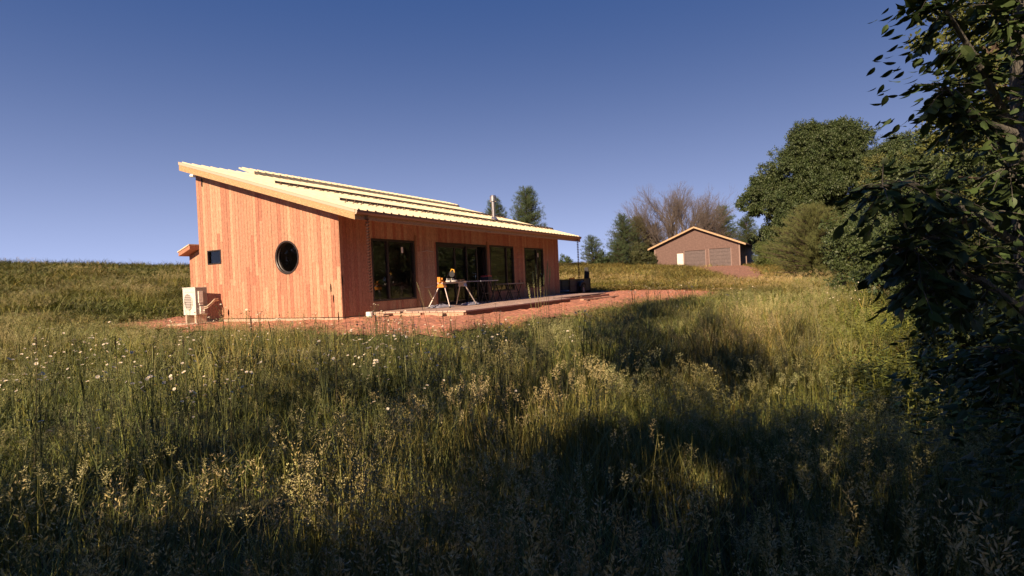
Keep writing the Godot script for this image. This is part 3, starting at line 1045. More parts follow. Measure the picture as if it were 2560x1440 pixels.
# ------------------------------------------------------------------ things around the house
func build_site_things() -> void:
	# heat pump
	var hp := thing("heat_pump", "white outdoor heat pump with a round fan grille by the cedar gable", "heat pump", Vector3(-0.57, -0.1, -5.28), deg_to_rad(-7.0))
	var b := MB.new()
	b.span(Vector3(-0.17, 0.27, -0.37), Vector3(0.17, 1.06, 0.36))
	part("casing", b, M.white_paint, hp)
	var lid := MB.new()
	lid.span(Vector3(-0.18, 1.061, -0.38), Vector3(0.18, 1.08, 0.37))
	part("lid", lid, M.white_paint, hp)
	var t := Basis(Vector3(0, 0, 1), PI / 2)
	var fr := MB.new()
	var fc := Vector3(-0.171, 0.66, -0.05)
	fr.lathe([Vector2(0.0, 0.003), Vector2(0.235, 0.003)], fc, 32, t)
	var grille := part("fan_grille", fr, M.grey_plastic, hp)
	var ring := MB.new()
	ring.lathe([Vector2(0.228, 0.0), Vector2(0.228, 0.022), Vector2(0.25, 0.022), Vector2(0.25, 0.0)], fc, 32, t)
	part("grille_ring", ring, M.white_paint, grille)
	for i in 9:
		var y := -0.2 + i * 0.05
		var w := sqrt(maxf(0.0, 0.225 * 0.225 - y * y))
		var s := MB.new()
		s.span(fc + Vector3(-0.02, y - 0.011, -w), fc + Vector3(-0.006, y + 0.011, w))
		part("grille_slat", s, M.pale_grey, grille)
	var hn := MB.new()
	hn.span(Vector3(-0.176, 0.93, -0.22), Vector3(-0.1705, 0.95, 0.3))
	part("front_recess", hn, M.pale_grey, hp)
	var side_shade := MB.new()
	side_shade.span(Vector3(-0.168, 0.29, 0.361), Vector3(0.168, 1.05, 0.366))
	part("side_panel", side_shade, M.grey_plastic, hp)  # dark sheet over the white casing: that side's shade is put into its colour
	for c in [[-0.1, 0.02, 0.62, 0.96, 0.05], [-0.07, 0.05, 0.30, 0.52, 0.06], [-0.08, 0.02, 0.55, 0.60, 0.04]]:
		var cv := MB.new()
		cv.span(Vector3(c[0], c[2], 0.367), Vector3(c[1], c[3], 0.367 + c[4]))
		part("valve_cover", cv, M.white_paint, hp)
	for k in 2:
		var pp := MB.new()
		var o := 0.05 * k
		pp.tube([Vector3(0.02, 0.44 + o, 0.40), Vector3(0.1, 0.45 + o, 0.46), Vector3(0.24, 0.55 + o, 0.45), Vector3(0.4, 0.66 + o, 0.36), Vector3(0.53, 0.66 + o, 0.3)], [0.018, 0.018, 0.018, 0.018, 0.018], 7)
		part("refrigerant_pipe", pp, M.foam, hp)
	for z in [-0.27, 0.26]:
		var lg := MB.new()
		lg.span(Vector3(-0.15, 0.03, z - 0.05), Vector3(0.15, 0.269, z + 0.05))
		part("riser_leg", lg, M.concrete, hp)
	var pad := MB.new()
	pad.box(Vector3.ZERO, Vector3(0.95, 0.09, 1.1))
	var pd := part("equipment_pad", pad, M.concrete, self)
	pd.position = Vector3(-0.64, -0.115, -5.3)
	tag(pd, "flat concrete pad under the white heat pump", "pad")
	# capped drain stub
	var stub := thing("drain_stub", "short green drain pipe stub with a white cap by the house corner", "pipe", Vector3(0.55, -0.25, 0.42))
	var sb := MB.new()
	sb.lathe([Vector2(0.075, 0.0), Vector2(0.075, 0.25)], Vector3.ZERO, 18)
	part("pipe", sb, M.green_pvc, stub)
	var sc := MB.new()
	sc.lathe([Vector2(0.076, 0.24), Vector2(0.094, 0.24), Vector2(0.094, 0.34), Vector2(0.085, 0.35), Vector2(0.0, 0.352)], Vector3.ZERO, 18)
	part("cap", sc, M.white, stub)
	# deck
	var dk := thing("deck", "low unfinished timber deck along the shaded front of the cedar house", "deck")
	for x in [1.2, 2.4, 3.6, 4.8, 6.0, 7.2, 8.4, 9.6, 10.8, 12.0, 13.2]:
		var fr2 := MB.new()
		fr2.span(Vector3(x, -0.28, 0.04), Vector3(x + 0.05, 0.018, 3.02 if x < 8.0 else 2.4))
		part("joist", fr2, M.rim, dk)
	var rim := MB.new()
	rim.span(Vector3(1.19, -0.2, 3.02), Vector3(8.0, 0.016, 3.07))
	part("rim_board", rim, M.rim, dk)
	var rim2 := MB.new()
	rim2.span(Vector3(8.0, -0.2, 2.4), Vector3(14.0, 0.0, 2.45))
	part("rim_board", rim2, M.stud, dk)
	for e in [[0.10, 1.66], [1.80, 3.02]]:
		var eb := MB.new()
		eb.span(Vector3(1.13, -0.18, e[0]), Vector3(1.185, 0.012, e[1]))
		part("end_board", eb, M.stud, dk)
	var z := 0.05
	var i2 := 0
	while z < 3.0:
		var w := 0.184
		var x := 1.14 + 0.02 * (i2 % 3)
		var endx := 13.9 if z < 2.3 else 8.05
		while x < endx - 0.3:
			var len := minf(rf(3.0, 4.9), endx - x)
			if endx - x - len < 0.6:
				len = endx - x
			var pm := MB.new()
			pm.span(Vector3(x, 0.02, z), Vector3(x + len - 0.004, 0.058 + rf(-0.003, 0.003), z + w))
			part("plank", pm, M.deck[rng.randi() % 4], dk)
			x += len
		z += w + 0.006
		i2 += 1
	# loose boards lying on the earth
	var lb := 0
	for q in [[0.75, 0.6, 1.55, 3.0, 0.03, "long pale board lying flat on the red earth beside the drain stub"], [1.0, 2.35, 1.2, 2.8, 0.05, "short pale board lying on the red earth against the deck end"], [9.4, 3.25, 3.2, -1.5, 0.04, "pale board lying on the earth along the deck's far edge"]]:
		var bm := MB.new()
		bm.box(Vector3.ZERO, Vector3(q[2], 0.038, 0.14))
		var o := part(numbered("loose_board"), bm, M.stud, self)
		o.position = Vector3(q[0] + q[2] * 0.4, gy(q[0], q[1]) + 0.10, q[1])
		o.rotation_degrees = Vector3(0, q[3] * 4.0, 0)
		tag(o, q[5], "board", "loose boards around the deck")
	# mitre saw stand with saw
	var ss := thing("saw_stand", "aluminium mitre saw stand with orange brackets standing on the deck", "saw stand", Vector3(3.45, 0.06, 1.15), deg_to_rad(4.0))
	var bm := MB.new()
	bm.span(Vector3(-0.72, 0.70, -0.09), Vector3(0.72, 0.75, -0.03))
	bm.span(Vector3(-0.72, 0.70, 0.03), Vector3(0.72, 0.75, 0.09))
	part("beam", bm, M.alu, ss)
	for s in [-1, 1]:
		for k in [-1, 1]:
			var lg := MB.new()
			lg.tube([Vector3(s * 0.6, 0.70, k * 0.06), Vector3(s * 0.82, 0.02, k * 0.36)], [0.018, 0.016], 8)
			var lo := part("leg", lg, M.alu, ss)
			var ft := MB.new()
			ft.tube([Vector3(s * 0.813, 0.04, k * 0.351), Vector3(s * 0.826, 0.0, k * 0.368)], [0.024, 0.026], 8)
			part("rubber_foot", ft, M.black, lo)
		var br := MB.new()
		br.slab(PackedVector2Array([Vector2(-0.12, 0.0), Vector2(0.12, 0.0), Vector2(0.08, 0.1), Vector2(0.1, 0.16), Vector2(-0.1, 0.16), Vector2(-0.08, 0.1)]), Vector3(s * 0.62 - 0.09, 0.60, 0), Vector3(0, 0, 1), Vector3(0, 1, 0), Vector3(1, 0, 0), 0.18)
		part("leg_bracket", br, M.orange if s < 0 else M.alu, ss)
	var sto := MB.new()
	sto.span(Vector3(-0.78, 0.751, -0.05), Vector3(-0.75, 0.90, 0.05))
	sto.span(Vector3(-0.73, 0.751, -0.06), Vector3(-0.58, 0.80, 0.06))
	sto.span(Vector3(-0.60, 0.801, -0.02), Vector3(-0.585, 0.88, 0.02))
	part("work_stop", sto, M.orange, ss)
	var saw := thing("mitre_saw", "yellow and black mitre saw mounted on its stand in front of the sliding door", "mitre saw", Vector3(3.45, 0.811, 1.15), deg_to_rad(4.0))
	saw.scale = Vector3.ONE * 0.72
	var sbm := MB.new()
	sbm.lathe([Vector2(0.0, 0.0), Vector2(0.2, 0.0), Vector2(0.2, 0.05), Vector2(0.17, 0.07), Vector2(0.0, 0.07)], Vector3(0, 0, 0), 20)
	sbm.span(Vector3(-0.32, 0.002, -0.14), Vector3(0.34, 0.06, 0.06))
	part("table", sbm, M.pale_grey, saw)
	var fn := MB.new()
	fn.span(Vector3(-0.30, 0.061, -0.10), Vector3(-0.06, 0.15, -0.07))
	fn.span(Vector3(0.06, 0.061, -0.10), Vector3(0.30, 0.15, -0.07))
	part("fence", fn, M.pale_grey, saw)
	var am := MB.new()
	am.tube([Vector3(0, 0.05, -0.2), Vector3(0.0, 0.24, -0.24), Vector3(0.0, 0.36, -0.12)], [0.04, 0.035, 0.03], 8)
	part("arm", am, M.black, saw)
	var bl := MB.new()
	bl.lathe([Vector2(0.0, -0.012), Vector2(0.135, -0.012), Vector2(0.135, 0.012), Vector2(0.0, 0.012)], Vector3(-0.01, 0.33, 0.0), 24, Basis(Vector3(0, 0, 1), PI / 2))
	part("blade_guard", bl, M.black, saw)
	var mo := MB.new()
	mo.lathe([Vector2(0.0, -0.03), Vector2(0.06, -0.03), Vector2(0.065, 0.08), Vector2(0.05, 0.14), Vector2(0.0, 0.15)], Vector3(0.03, 0.35, -0.02), 14, Basis(Vector3(0, 0, 1), -PI / 2 - 0.3))
	part("motor", mo, M.yellow, saw)
	var hd := MB.new()
	hd.tube([Vector3(0.0, 0.42, -0.06), Vector3(0.0, 0.53, -0.01), Vector3(0.0, 0.50, 0.10), Vector3(0, 0.38, 0.12)], [0.024, 0.028, 0.026, 0.022], 8)
	part("handle", hd, M.yellow, saw)
	# offcut block on the stand
	var oc := MB.new()
	oc.box(Vector3.ZERO, Vector3(0.26, 0.06, 0.14))
	var oco := part("timber_offcut", oc, M.fascia_front, self)
	oco.position = Vector3(3.97, 0.842, 1.1)
	tag(oco, "short timber offcut lying on the saw stand beside the saw", "offcut")
	# folding work tables in the shade
	var table := func(called: String, label: String, at: Vector3, length: float, hgt: float, mat: Material, topm: Material, turn: float) -> void:
		var wt := thing(called, label, "work table", at, turn)
		var tp := MB.new()
		tp.span(Vector3(-length / 2, hgt - 0.035, -0.3), Vector3(length / 2, hgt, 0.3))
		part("table_top", tp, topm, wt)
		for s in [-1, 1]:
			for k in [-1, 1]:
				var lg := MB.new()
				lg.bar(Vector3(s * length * 0.42, hgt - 0.036, k * 0.25), Vector3(s * length * 0.12, 0.0, k * 0.25), 0.028, 0.028)
				part("leg", lg, mat, wt)
				var lg2 := MB.new()
				lg2.bar(Vector3(s * length * 0.10, hgt - 0.036, k * 0.21), Vector3(s * length * 0.42, 0.0, k * 0.21), 0.024, 0.024)
				part("leg", lg2, mat, wt)
		var br := MB.new()
		br.bar(Vector3(-length * 0.35, hgt * 0.42, 0.23), Vector3(length * 0.35, hgt * 0.42, 0.23), 0.02, 0.02)
		part("brace", br, mat, wt)
	table.call("folding_table", "grey topped folding work table before the open sliding door", Vector3(5.85, 0.062, 0.75), 1.3, 0.76, M.black, M.sheet, 0.06)
	table.call("folding_workbench", "dark folding workbench with crossed legs under the middle front window", Vector3(7.75, 0.062, 0.75), 1.15, 0.62, M.black, M.grey_plastic, -0.05)
	var tb := thing("tool_case", "small red and black tool case lying on the grey work table", "tool case", Vector3(6.15, 0.823, 0.75), 0.2)
	var tcb := MB.new()
	tcb.span(Vector3(-0.22, 0.0, -0.14), Vector3(0.22, 0.12, 0.14))
	part("body", tcb, M.black, tb)
	var tcl := MB.new()
	tcl.span(Vector3(-0.21, 0.121, -0.13), Vector3(0.21, 0.16, 0.13))
	part("lid", tcl, M.red, tb)
	var tch := MB.new()
	tch.tube([Vector3(-0.08, 0.16, 0), Vector3(-0.07, 0.2, 0), Vector3(0.07, 0.2, 0), Vector3(0.08, 0.16, 0)], [0.01, 0.012, 0.012, 0.01], 6)
	part("handle", tch, M.black, tb)
	# crumpled plastic sheeting under the stand
	for q in [[3.05, 0.95, 0.9, 0.5, "crumpled grey plastic sheet on the deck under the saw stand"], [4.35, 1.2, 0.8, 0.35, "crumpled bluish wrapping beside the saw stand's outer foot"]]:
		var cm := MB.new()
		var nn := 14
		var hs := []
		for j in nn + 1:
			for i in nn + 1:
				var u := float(i) / nn
				var v := float(j) / nn
				var edge := minf(minf(u, 1 - u), minf(v, 1 - v)) * 4.0
				hs.append(0.004 + clampf(edge, 0, 1) * (0.05 + 0.09 * absf(noise.get_noise_2d(i * 4.1 + q[0] * 31, j * 4.3))) )
		for j in nn:
			for i in nn:
				var f := func(a: int, c: int) -> Vector3: return Vector3((float(a) / nn - 0.5) * q[2], hs[c * (nn + 1) + a], (float(c) / nn - 0.5) * q[3])
				cm.quad(f.call(i, j), f.call(i + 1, j), f.call(i + 1, j + 1), f.call(i, j + 1), Vector3.UP)
		var o := part(numbered("plastic_sheet"), cm, M.sheet, self)
		o.position = Vector3(q[0], 0.062, q[1])
		tag(o, q[4], "plastic sheet", "plastic sheets on the deck")
	# utility trailer beyond the far corner
	var tr := thing("utility_trailer", "dark steel utility trailer parked past the far corner of the house", "trailer", Vector3(16.9, -0.13, -0.3))
	var bed := MB.new()
	bed.span(Vector3(-1.5, 0.22, -1.0), Vector3(1.3, 0.28, 0.25))
	part("bed", bed, M.blue_black, tr)
	for k in [-1.0, 0.25]:
		var sd := MB.new()
		for x in [-1.5, -0.57, 0.36, 1.25]:
			sd.span(Vector3(x, 0.281, k - 0.03), Vector3(x + 0.06, 0.80, k + 0.03))
		sd.span(Vector3(-1.5, 0.801, k - 0.035), Vector3(1.31, 0.86, k + 0.035))
		sd.span(Vector3(-1.44, 0.5, k - 0.02), Vector3(1.25, 0.54, k + 0.02))
		var sn := part("side_rail", sd, M.black, tr)
		for x in [-1.44, -0.51, 0.42]:
			var pn := MB.new()
			pn.span(Vector3(x, 0.281, k - 0.012), Vector3(x + 0.86, 0.499, k + 0.012))
			pn.span(Vector3(x, 0.541, k - 0.012), Vector3(x + 0.86, 0.80, k + 0.012))
			part("side_panel", pn, M.blue_black, sn)
	for k in [-1.12, 0.37]:
		var wm := MB.new()
		var wt := Basis(Vector3(1, 0, 0), PI / 2)
		wm.lathe([Vector2(0.15, -0.09), Vector2(0.28, -0.08), Vector2(0.30, 0.0), Vector2(0.28, 0.08), Vector2(0.15, 0.09)], Vector3(-0.1, 0.3, k), 24, wt)
		var wo := part("wheel", wm, M.black, tr)
		var rm := MB.new()
		rm.lathe([Vector2(0.0, -0.05), Vector2(0.15, -0.06), Vector2(0.15, 0.06), Vector2(0.0, 0.05)], Vector3(-0.1, 0.3, k), 20, wt)
		part("rim", rm, M.pale_grey, wo)
		var fm := MB.new()
		fm.tube([Vector3(-0.5, 0.45, k), Vector3(-0.38, 0.62, k), Vector3(-0.1, 0.68, k), Vector3(0.18, 0.62, k), Vector3(0.3, 0.45, k)], [0.07, 0.09, 0.1, 0.09, 0.07], 6)
		part("fender", fm, M.black, tr)
	var gate := MB.new()
	gate.slab(PackedVector2Array([Vector2(-0.22, 0.0), Vector2(0.2, 0.0), Vector2(0.1, 1.4), Vector2(-0.1, 1.4)]), Vector3(1.36, 0.05, 0.05), Vector3(0, 0, 1), Vector3(0, 1, 0), Vector3(1, 0, 0), 0.05)
	part("ramp_gate", gate, M.black, tr)
	var jk := MB.new()
	jk.span(Vector3(1.42, 0.05, 0.02), Vector3(1.52, 1.2, 0.12))
	jk.box(Vector3(1.58, 1.14, 0.07), Vector3(0.12, 0.12, 0.1))
	part("gate_latch", jk, M.black, tr)
	var tongue := MB.new()
	tongue.bar(Vector3(1.41, 0.24, -0.38), Vector3(2.4, 0.24, -0.38), 0.08, 0.08)
	tongue.bar(Vector3(2.3, 0.2, -0.38), Vector3(2.3, 0.0, -0.38), 0.06, 0.06)
	part("tongue", tongue, M.black, tr)
	var al := MB.new()
	al.span(Vector3(-1.5, 0.861, 0.23), Vector3(-0.9, 0.92, 0.29))
	part("marker_board", al, M.orange, tr)

# ------------------------------------------------------------------ trees
func copies(called: String, parent: Node, mesh: Mesh, mat: Material, xf: Array, cols: Array) -> MultiMeshInstance3D:
	var mm := MultiMesh.new()
	mm.transform_format = MultiMesh.TRANSFORM_3D
	mm.use_colors = true
	mm.mesh = mesh
	mm.instance_count = xf.size()
	var buf := PackedFloat32Array()
	buf.resize(xf.size() * 16)
	var o := 0
	for i in xf.size():
		var t: Transform3D = xf[i]
		var c: Color = cols[i]
		buf[o] = t.basis.x.x; buf[o + 1] = t.basis.y.x; buf[o + 2] = t.basis.z.x; buf[o + 3] = t.origin.x
		buf[o + 4] = t.basis.x.y; buf[o + 5] = t.basis.y.y; buf[o + 6] = t.basis.z.y; buf[o + 7] = t.origin.y
		buf[o + 8] = t.basis.x.z; buf[o + 9] = t.basis.y.z; buf[o + 10] = t.basis.z.z; buf[o + 11] = t.origin.z
		buf[o + 12] = c.r; buf[o + 13] = c.g; buf[o + 14] = c.b; buf[o + 15] = 1.0
		o += 16
	mm.buffer = buf
	var n := MultiMeshInstance3D.new()
	n.name = called
	n.multimesh = mm
	n.material_override = mat
	parent.add_child(n, true)
	n.set_meta("kind", "stuff")
	return n

func rdir() -> Vector3:
	var y := rf(-1, 1)
	var a := rf(0, TAU)
	var r := sqrt(1 - y * y)
	return Vector3(cos(a) * r, y, sin(a) * r)

func rbasis(scale: float) -> Basis:
	return Basis.from_euler(Vector3(rf(-0.6, 0.6), rf(0, TAU), rf(-0.6, 0.6))).scaled(Vector3.ONE * scale)

var clumps := []
var sprays := []
func make_clumps() -> void:
	for k in 3:
		var m := MB.new()
		for i in 34:
			var p := rdir() * pow(rng.randf(), 0.5) * Vector3(1, 0.75, 1) * 0.5
			var t := rf(0.75, 1.2)
			m.chip(p, (p.normalized() + rdir() * 0.8 + Vector3(0, -0.25, 0)), (Vector3.UP + rdir() * 0.9 + p), rf(0.2, 0.34), rf(0.13, 0.2), Color(t, t * rf(0.95, 1.05), t * rf(0.8, 1.1)))
		clumps.append(m.mesh(true))
	for k in 2:
		# a pine spray: needles around a short upturned shoot
		var m := MB.new()
		for s in 5:
			var d := (Vector3(0, 0.35, 1) + rdir() * 0.55).normalized()
			for i in 12:
				var p := d * (0.12 + i * 0.045)
				var t := rf(0.75, 1.2)
				m.chip(p, d + rdir() * 0.75, rdir(), rf(0.12, 0.2), 0.028, Color(t, t, t * 0.9))
		sprays.append(m.mesh(true))

func tint(base: Color, spread := 0.25) -> Color:
	var t := rf(1.0 - spread, 1.0 + spread)
	return Color(base.r * t * rf(0.92, 1.1), base.g * t, base.b * t * rf(0.85, 1.1))

func limb(m: MB, a: Vector3, b: Vector3, r0: float, r1: float, sides := 6, bend := 0.08) -> void:
	var mid := (a + b) * 0.5 + rdir() * (b - a).length() * bend
	m.tube([a, mid, b], [r0, (r0 + r1) * 0.5, r1], sides, Color.WHITE, false)

# deciduous tree: trunk, limbs to each lobe, leaf clumps through the outer part of every lobe
func lobed_tree(called: String, label: String, base: Vector3, lobes: Array, size: float, dens: float, col: Color, group := "", cat := "tree", radius := 0.35) -> Node3D:
	var t := thing(called, label, cat, base, 0.0, group)
	var tm := MB.new()
	var top := Vector3.ZERO
	for l in lobes:
		top += Vector3(l[0], l[1], l[2]) - base
	top /= lobes.size()
	var fork := Vector3(top.x * 0.4, maxf(top.y * 0.35, 0.3), top.z * 0.4)
	tm.tube([Vector3(0, -0.3, 0), fork * 0.5 + Vector3(0.1, 0, 0.05), fork], [radius * 1.3, radius, radius * 0.75], 9, Color.WHITE, false)
	var xf := []
	var cols := []
	for l in lobes:
		var c := Vector3(l[0], l[1], l[2]) - base
		var r: float = l[3]
		limb(tm, fork, c, radius * 0.5, radius * 0.12)
		for k in 4:
			limb(tm, c.lerp(fork, 0.3), c + rdir() * r * 0.7, radius * 0.12, 0.01, 4)
		var cnt := int(dens * r * r / (size * size) * (l[4] if l.size() > 4 else 1.0))
		var bunch := []
		for k in 10 + int(r * 8.0):
			bunch.append([rdir() * r * rf(0.55, 0.88), r * rf(0.2, 0.42)])
		for i in cnt:
			var bu: Array = bunch[rng.randi() % bunch.size()]
			var p: Vector3 = c + bu[0] + rdir() * Vector3(1.0, 0.7, 1.0) * bu[1] * pow(rng.randf(), 0.4)
			if p.y < 0.1:
				continue
			xf.append(Transform3D(rbasis(size * rf(0.7, 1.25)), p))
			cols.append(tint(col, 0.12))
	part("trunk", tm, M.bark, t)
	copies("crown", t, clumps[rng.randi() % 3], M.leaf, xf, cols)
	return t

# conifer: trunk, whorls of boughs, needle sprays along the boughs
func conifer(called: String, label: String, base: Vector3, height: float, width: float, col: Color, size: float, full := 1.0, group := "", lean := 0.0) -> Node3D:
	var t := thing(called, label, "conifer", base, 0.0, group)
	var tm := MB.new()
	tm.tube([Vector3(0, -0.3, 0), Vector3(lean * 0.4, height * 0.5, 0), Vector3(lean, height, 0)], [height * 0.02 + 0.03, height * 0.013 + 0.02, 0.01], 7, Color.WHITE, false)
	var xf := []
	var cols := []
	var y := height * 0.06
	while y < height * 0.985:
		var f := y / height
		var reach := width * 0.5 * minf(1.0, 0.45 + f * 2.0) * pow(1.0 - f, 0.62) * 1.35
		var nbo := int(rf(5, 8) * full)
		for k in nbo:
			var a := rf(0, TAU)
			var len := reach * rf(0.6, 1.15) + 0.1
			var rise := rf(-0.05, 0.45) + f * 0.3
			var d := Vector3(cos(a), rise, sin(a)).normalized()
			var o := Vector3(lean * f, y + rf(-0.1, 0.1), 0)
			limb(tm, o, o + d * len, 0.012 + len * 0.012, 0.005, 4, 0.05)
			var cnt := maxi(2, int(len / (size * 0.42)))
			for i in cnt:
				var q := o + d * len * (float(i) + 0.9) / cnt + rdir() * size * 0.25
				var z := (d + rdir() * 0.45 + Vector3.UP * 0.3).normalized()
				var x := Vector3.UP.cross(z).normalized()
				xf.append(Transform3D(Basis(x, z.cross(x), z).scaled(Vector3.ONE * size * rf(0.8, 1.3)), q))
				cols.append(tint(col, 0.25))
		y += maxf(0.14, size * 0.42)
	part("trunk", tm, M.bark, t)
	copies("crown", t, sprays[rng.randi() % 2], M.needle, xf, cols)
	return t

func twig(m: MB, a: Vector3, d: Vector3, len: float, r: float, depth: int) -> void:
	var b := a + d * len
	var mid := (a + b) * 0.5 + rdir() * len * 0.07
	m.tube([a, mid, b], [r, r * 0.85, r * 0.68], 5 if depth > 3 else 3, Color.WHITE, false)
	if depth <= 0:
		return
	var n := 2 if rng.randf() < 0.6 else 3
	for k in n:
		var dd := (d + rdir() * 0.42 + Vector3.UP * 0.1).normalized()
		twig(m, b, dd, len * rf(0.68, 0.92), r * (0.62 if n == 2 else 0.54), depth - 1)
	if depth > 1:
		twig(m, mid, (d + rdir() * 0.8).normalized(), len * rf(0.45, 0.7), r * 0.4, depth - 2)

func build_trees() -> void:
	make_clumps()
	var dark := Color(0.052, 0.078, 0.024)
	lobed_tree("oak_tree", "tall round dark green oak rising beside the taupe garage", Vector3(64.5, gy(64.5, 11.0), 11.0), [[64.5, 13.3, 11.5, 4.3], [64.4, 11.0, 7.6, 3.8], [64.4, 11.9, 15.2, 4.3], [64.2, 9.4, 4.6, 2.6], [64.1, 8.8, 3.1, 1.7], [63.4, 6.4, 8.1, 4.7], [72.5, 4.6, 4.6, 2.6], [62.5, 7.3, 12.9, 5.2], [64.2, 6.3, 17.4, 5.1], [64.5, 14.8, 9.9, 2.4], [64.5, 15.3, 12.3, 2.1], [62.8, 3.6, 6.4, 3.1], [62.6, 2.8, 10.5, 3.8], [67.0, 8.6, 9, 4.5], [64.6, 11.5, 17.6, 3.6], [65, 14.2, 9.5, 3.4]], 0.62, 40.0, dark, "trees around the garage", "tree", 0.55)
	lobed_tree("deciduous_tree", "lighter yellowish green tree growing in front of the tall oak's flank", Vector3(52.2, gy(52.2, 17.5), 17.5), [[52.3, 9.1, 16.1, 2.4], [52.1, 7.9, 18.2, 2.7], [51.6, 6.0, 16.1, 2.9], [52.0, 5.2, 20.1, 3.2], [52.1, 10.1, 18.4, 1.4], [52.1, 2.5, 18.2, 3.3], [52.0, 7.0, 22.5, 3.0], [52, 10.3, 23, 2.6]], 0.5, 20.0, Color(0.105, 0.115, 0.03), "trees around the garage", "tree", 0.3)
	var r1 := Vector3(58.2, gy(58.2, 5.2), 5.2)
	lobed_tree("shrub", "rounded bright green shrub beside the garage's shaded corner", r1, [[58.2, r1.y + 1.7, 5.2, 1.2], [58.1, r1.y + 0.8, 5.0, 1.15], [58.4, r1.y + 0.8, 5.8, 1.2]], 0.32, 22.0, Color(0.09, 0.12, 0.03), "", "shrub", 0.08)
	# bushy young pine by the lawn's edge
	var pb := Vector3(30.4, gy(30.4, 10.3), 10.3)
	conifer("young_pine", "bushy olive young pine standing at the edge of the meadow", pb, 4.7, 5.6, Color(0.115, 0.13, 0.042), 0.36, 3.0)
	var bt := thing("bare_tree", "large leafless spreading tree behind the taupe garage", "tree", Vector3(78.2, gy(78.2, -9.2), -9.2))
	var bm := MB.new()
	for k in 9:
		var side := (k - 4) / 4.0
		var d := Vector3(rf(-0.25, 0.25), 1.0 - absf(side) * 0.3, side * 0.95).normalized()
		twig(bm, Vector3(0, -0.2 + absf(side) * 0.1, side * 0.25), d, 2.75 + rf(-0.25, 0.3) - 0.3 * absf(side), 0.34 - 0.05 * absf(side), 8)
	part("branches", bm, M.bare_bark, bt)
	# pines behind the house roof
	var pc := Color(0.055, 0.085, 0.032)
	conifer("pine_tree", "dark pine seen past the flue pipe behind the house roof, the shorter of two", Vector3(42.3, gy(42.3, -19.5), -19.5), 9.2 - gy(42.3, -19.5), 3.6, pc, 0.55, 2.2, "pines behind the house roof")
	conifer("pine_tree", "tall dense dark pine behind the house roof, the taller of two", Vector3(40.3, gy(40.3, -14.8), -14.8), 9.7 - gy(40.3, -14.8), 3.9, pc, 0.55, 2.3, "pines behind the house roof", 0.2)
	# conifers round the garage
	var cf := [[68.6, -14.1, 9.2, 4.6, pc, "ragged dark spruce standing left of the garage under the bare tree"], [74.9, -14.0, 9.4, 4.2, Color(0.09, 0.085, 0.04), "brownish thin spruce behind the ragged dark one beside the garage"], [84.9, -6.1, 10.2, 5.0, pc, "dark pine whose top shows above the garage roof ridge"], [85.3, -3.3, 11.0, 5.4, Color(0.06, 0.10, 0.035), "green pine whose top shows above the garage's right roof slope"], [81.3, -13.1, 8.8, 5.0, Color(0.05, 0.055, 0.035), "dim spruce standing under the bare tree's left limbs"], [62.6, -13.0, 5.2, 2.4, pc, "small pointed spruce at the field crest before the bigger spruces"], [57.8, -14.7, 5.7, 2.6, pc, "small lone pine with uneven top on the field crest"], [84.0, 0.2, 9.0, 5.0, pc, "dark pine between the garage roof and the tall oak"]]
	for q in cf:
		var y := gy(q[0], q[1])
		conifer("spruce_tree", q[5], Vector3(q[0], y, q[1]), q[2] - y, q[3], q[4], 0.5, 1.8, "conifers round the garage")
	var bs := [[65.3, -11.0, 1.9, Color(0.075, 0.085, 0.03), "olive bush against the garage's left front corner"], [65.6, -9.9, 1.5, Color(0.06, 0.07, 0.028), "dark bush touching the garage wall beside the olive bush"], [58.3, -13.6, 1.0, pc, "small round bush beside the lone pine on the field crest"], [57.4, -18.3, 0.75, Color(0.06, 0.095, 0.035), "tiny green bush alone on the field crest beside the house"], [64.2, -14.5, 1.1, Color(0.09, 0.09, 0.06), "greyish bush between the lone pine and the spruces"], [60.5, -14.8, 0.8, pc, "low dark bush on the crest near the greyish bush"]]
	for q in bs:
		var y := gy(q[0], q[1])
		lobed_tree("bush", q[4], Vector3(q[0], y, q[1]), [[q[0], y + q[2] * 0.9, q[1], q[2]], [q[0], y + q[2] * 0.5, q[1] + q[2] * 0.7, q[2] * 0.7], [q[0], y + q[2] * 0.45, q[1] - q[2] * 0.7, q[2] * 0.75]], 0.4, 16.0, q[3], "bushes on the field crest", "bush", 0.06)
	# dark thicket under the near tree, between it and the young pine
	var th := [[14.0, 13.9, 2.3, "dark leafy thicket beyond the near branches, close to the brown post"], [9.5, 14.6, 2.4, "dark leafy thicket beyond the near branches at the meadow's edge"], [22.0, 14.8, 3.2, "dark broad bush behind the young pine's lawn side"], [5.0, 15.6, 2.4, "dark leafy bush under the vine covered tree"], [33.0, 17.0, 4.2, "tall dark tree clump right behind the young pine"], [-5.6, 13.2, 0.9, "low dark shrub at the foot of the near tree"], [-3.2, 13.7, 1.2, "dark shrub between the near tree and the vine covered tree"], [0.6, 14.2, 1.5, "dark rounded shrub just past the vine covered tree"]]
	for q in th:
		var y := gy(q[0], q[1])
		var r: float = q[2]
		lobed_tree("thicket", q[3], Vector3(q[0], y, q[1]), [[q[0], y + r * 0.75, q[1], r], [q[0] - r * 0.3, y + r * 1.5, q[1] + r * 0.4, r * 0.8], [q[0] + r * 0.4, y + r * 0.6, q[1] - r * 0.6, r * 0.7], [q[0] - 0.3, y + r * 0.5, q[1] + r * 0.9, r * 0.9]], (0.2 if r < 1.6 else 0.34) if r < 3.0 else 0.5, 15.0, Color(0.05, 0.075, 0.022), "thickets along the right edge", "bush", 0.12)
	# vine covered tree, part of it in the sun
	var vb := Vector3(-2.2, gy(-2.2, 13.6), 13.6)
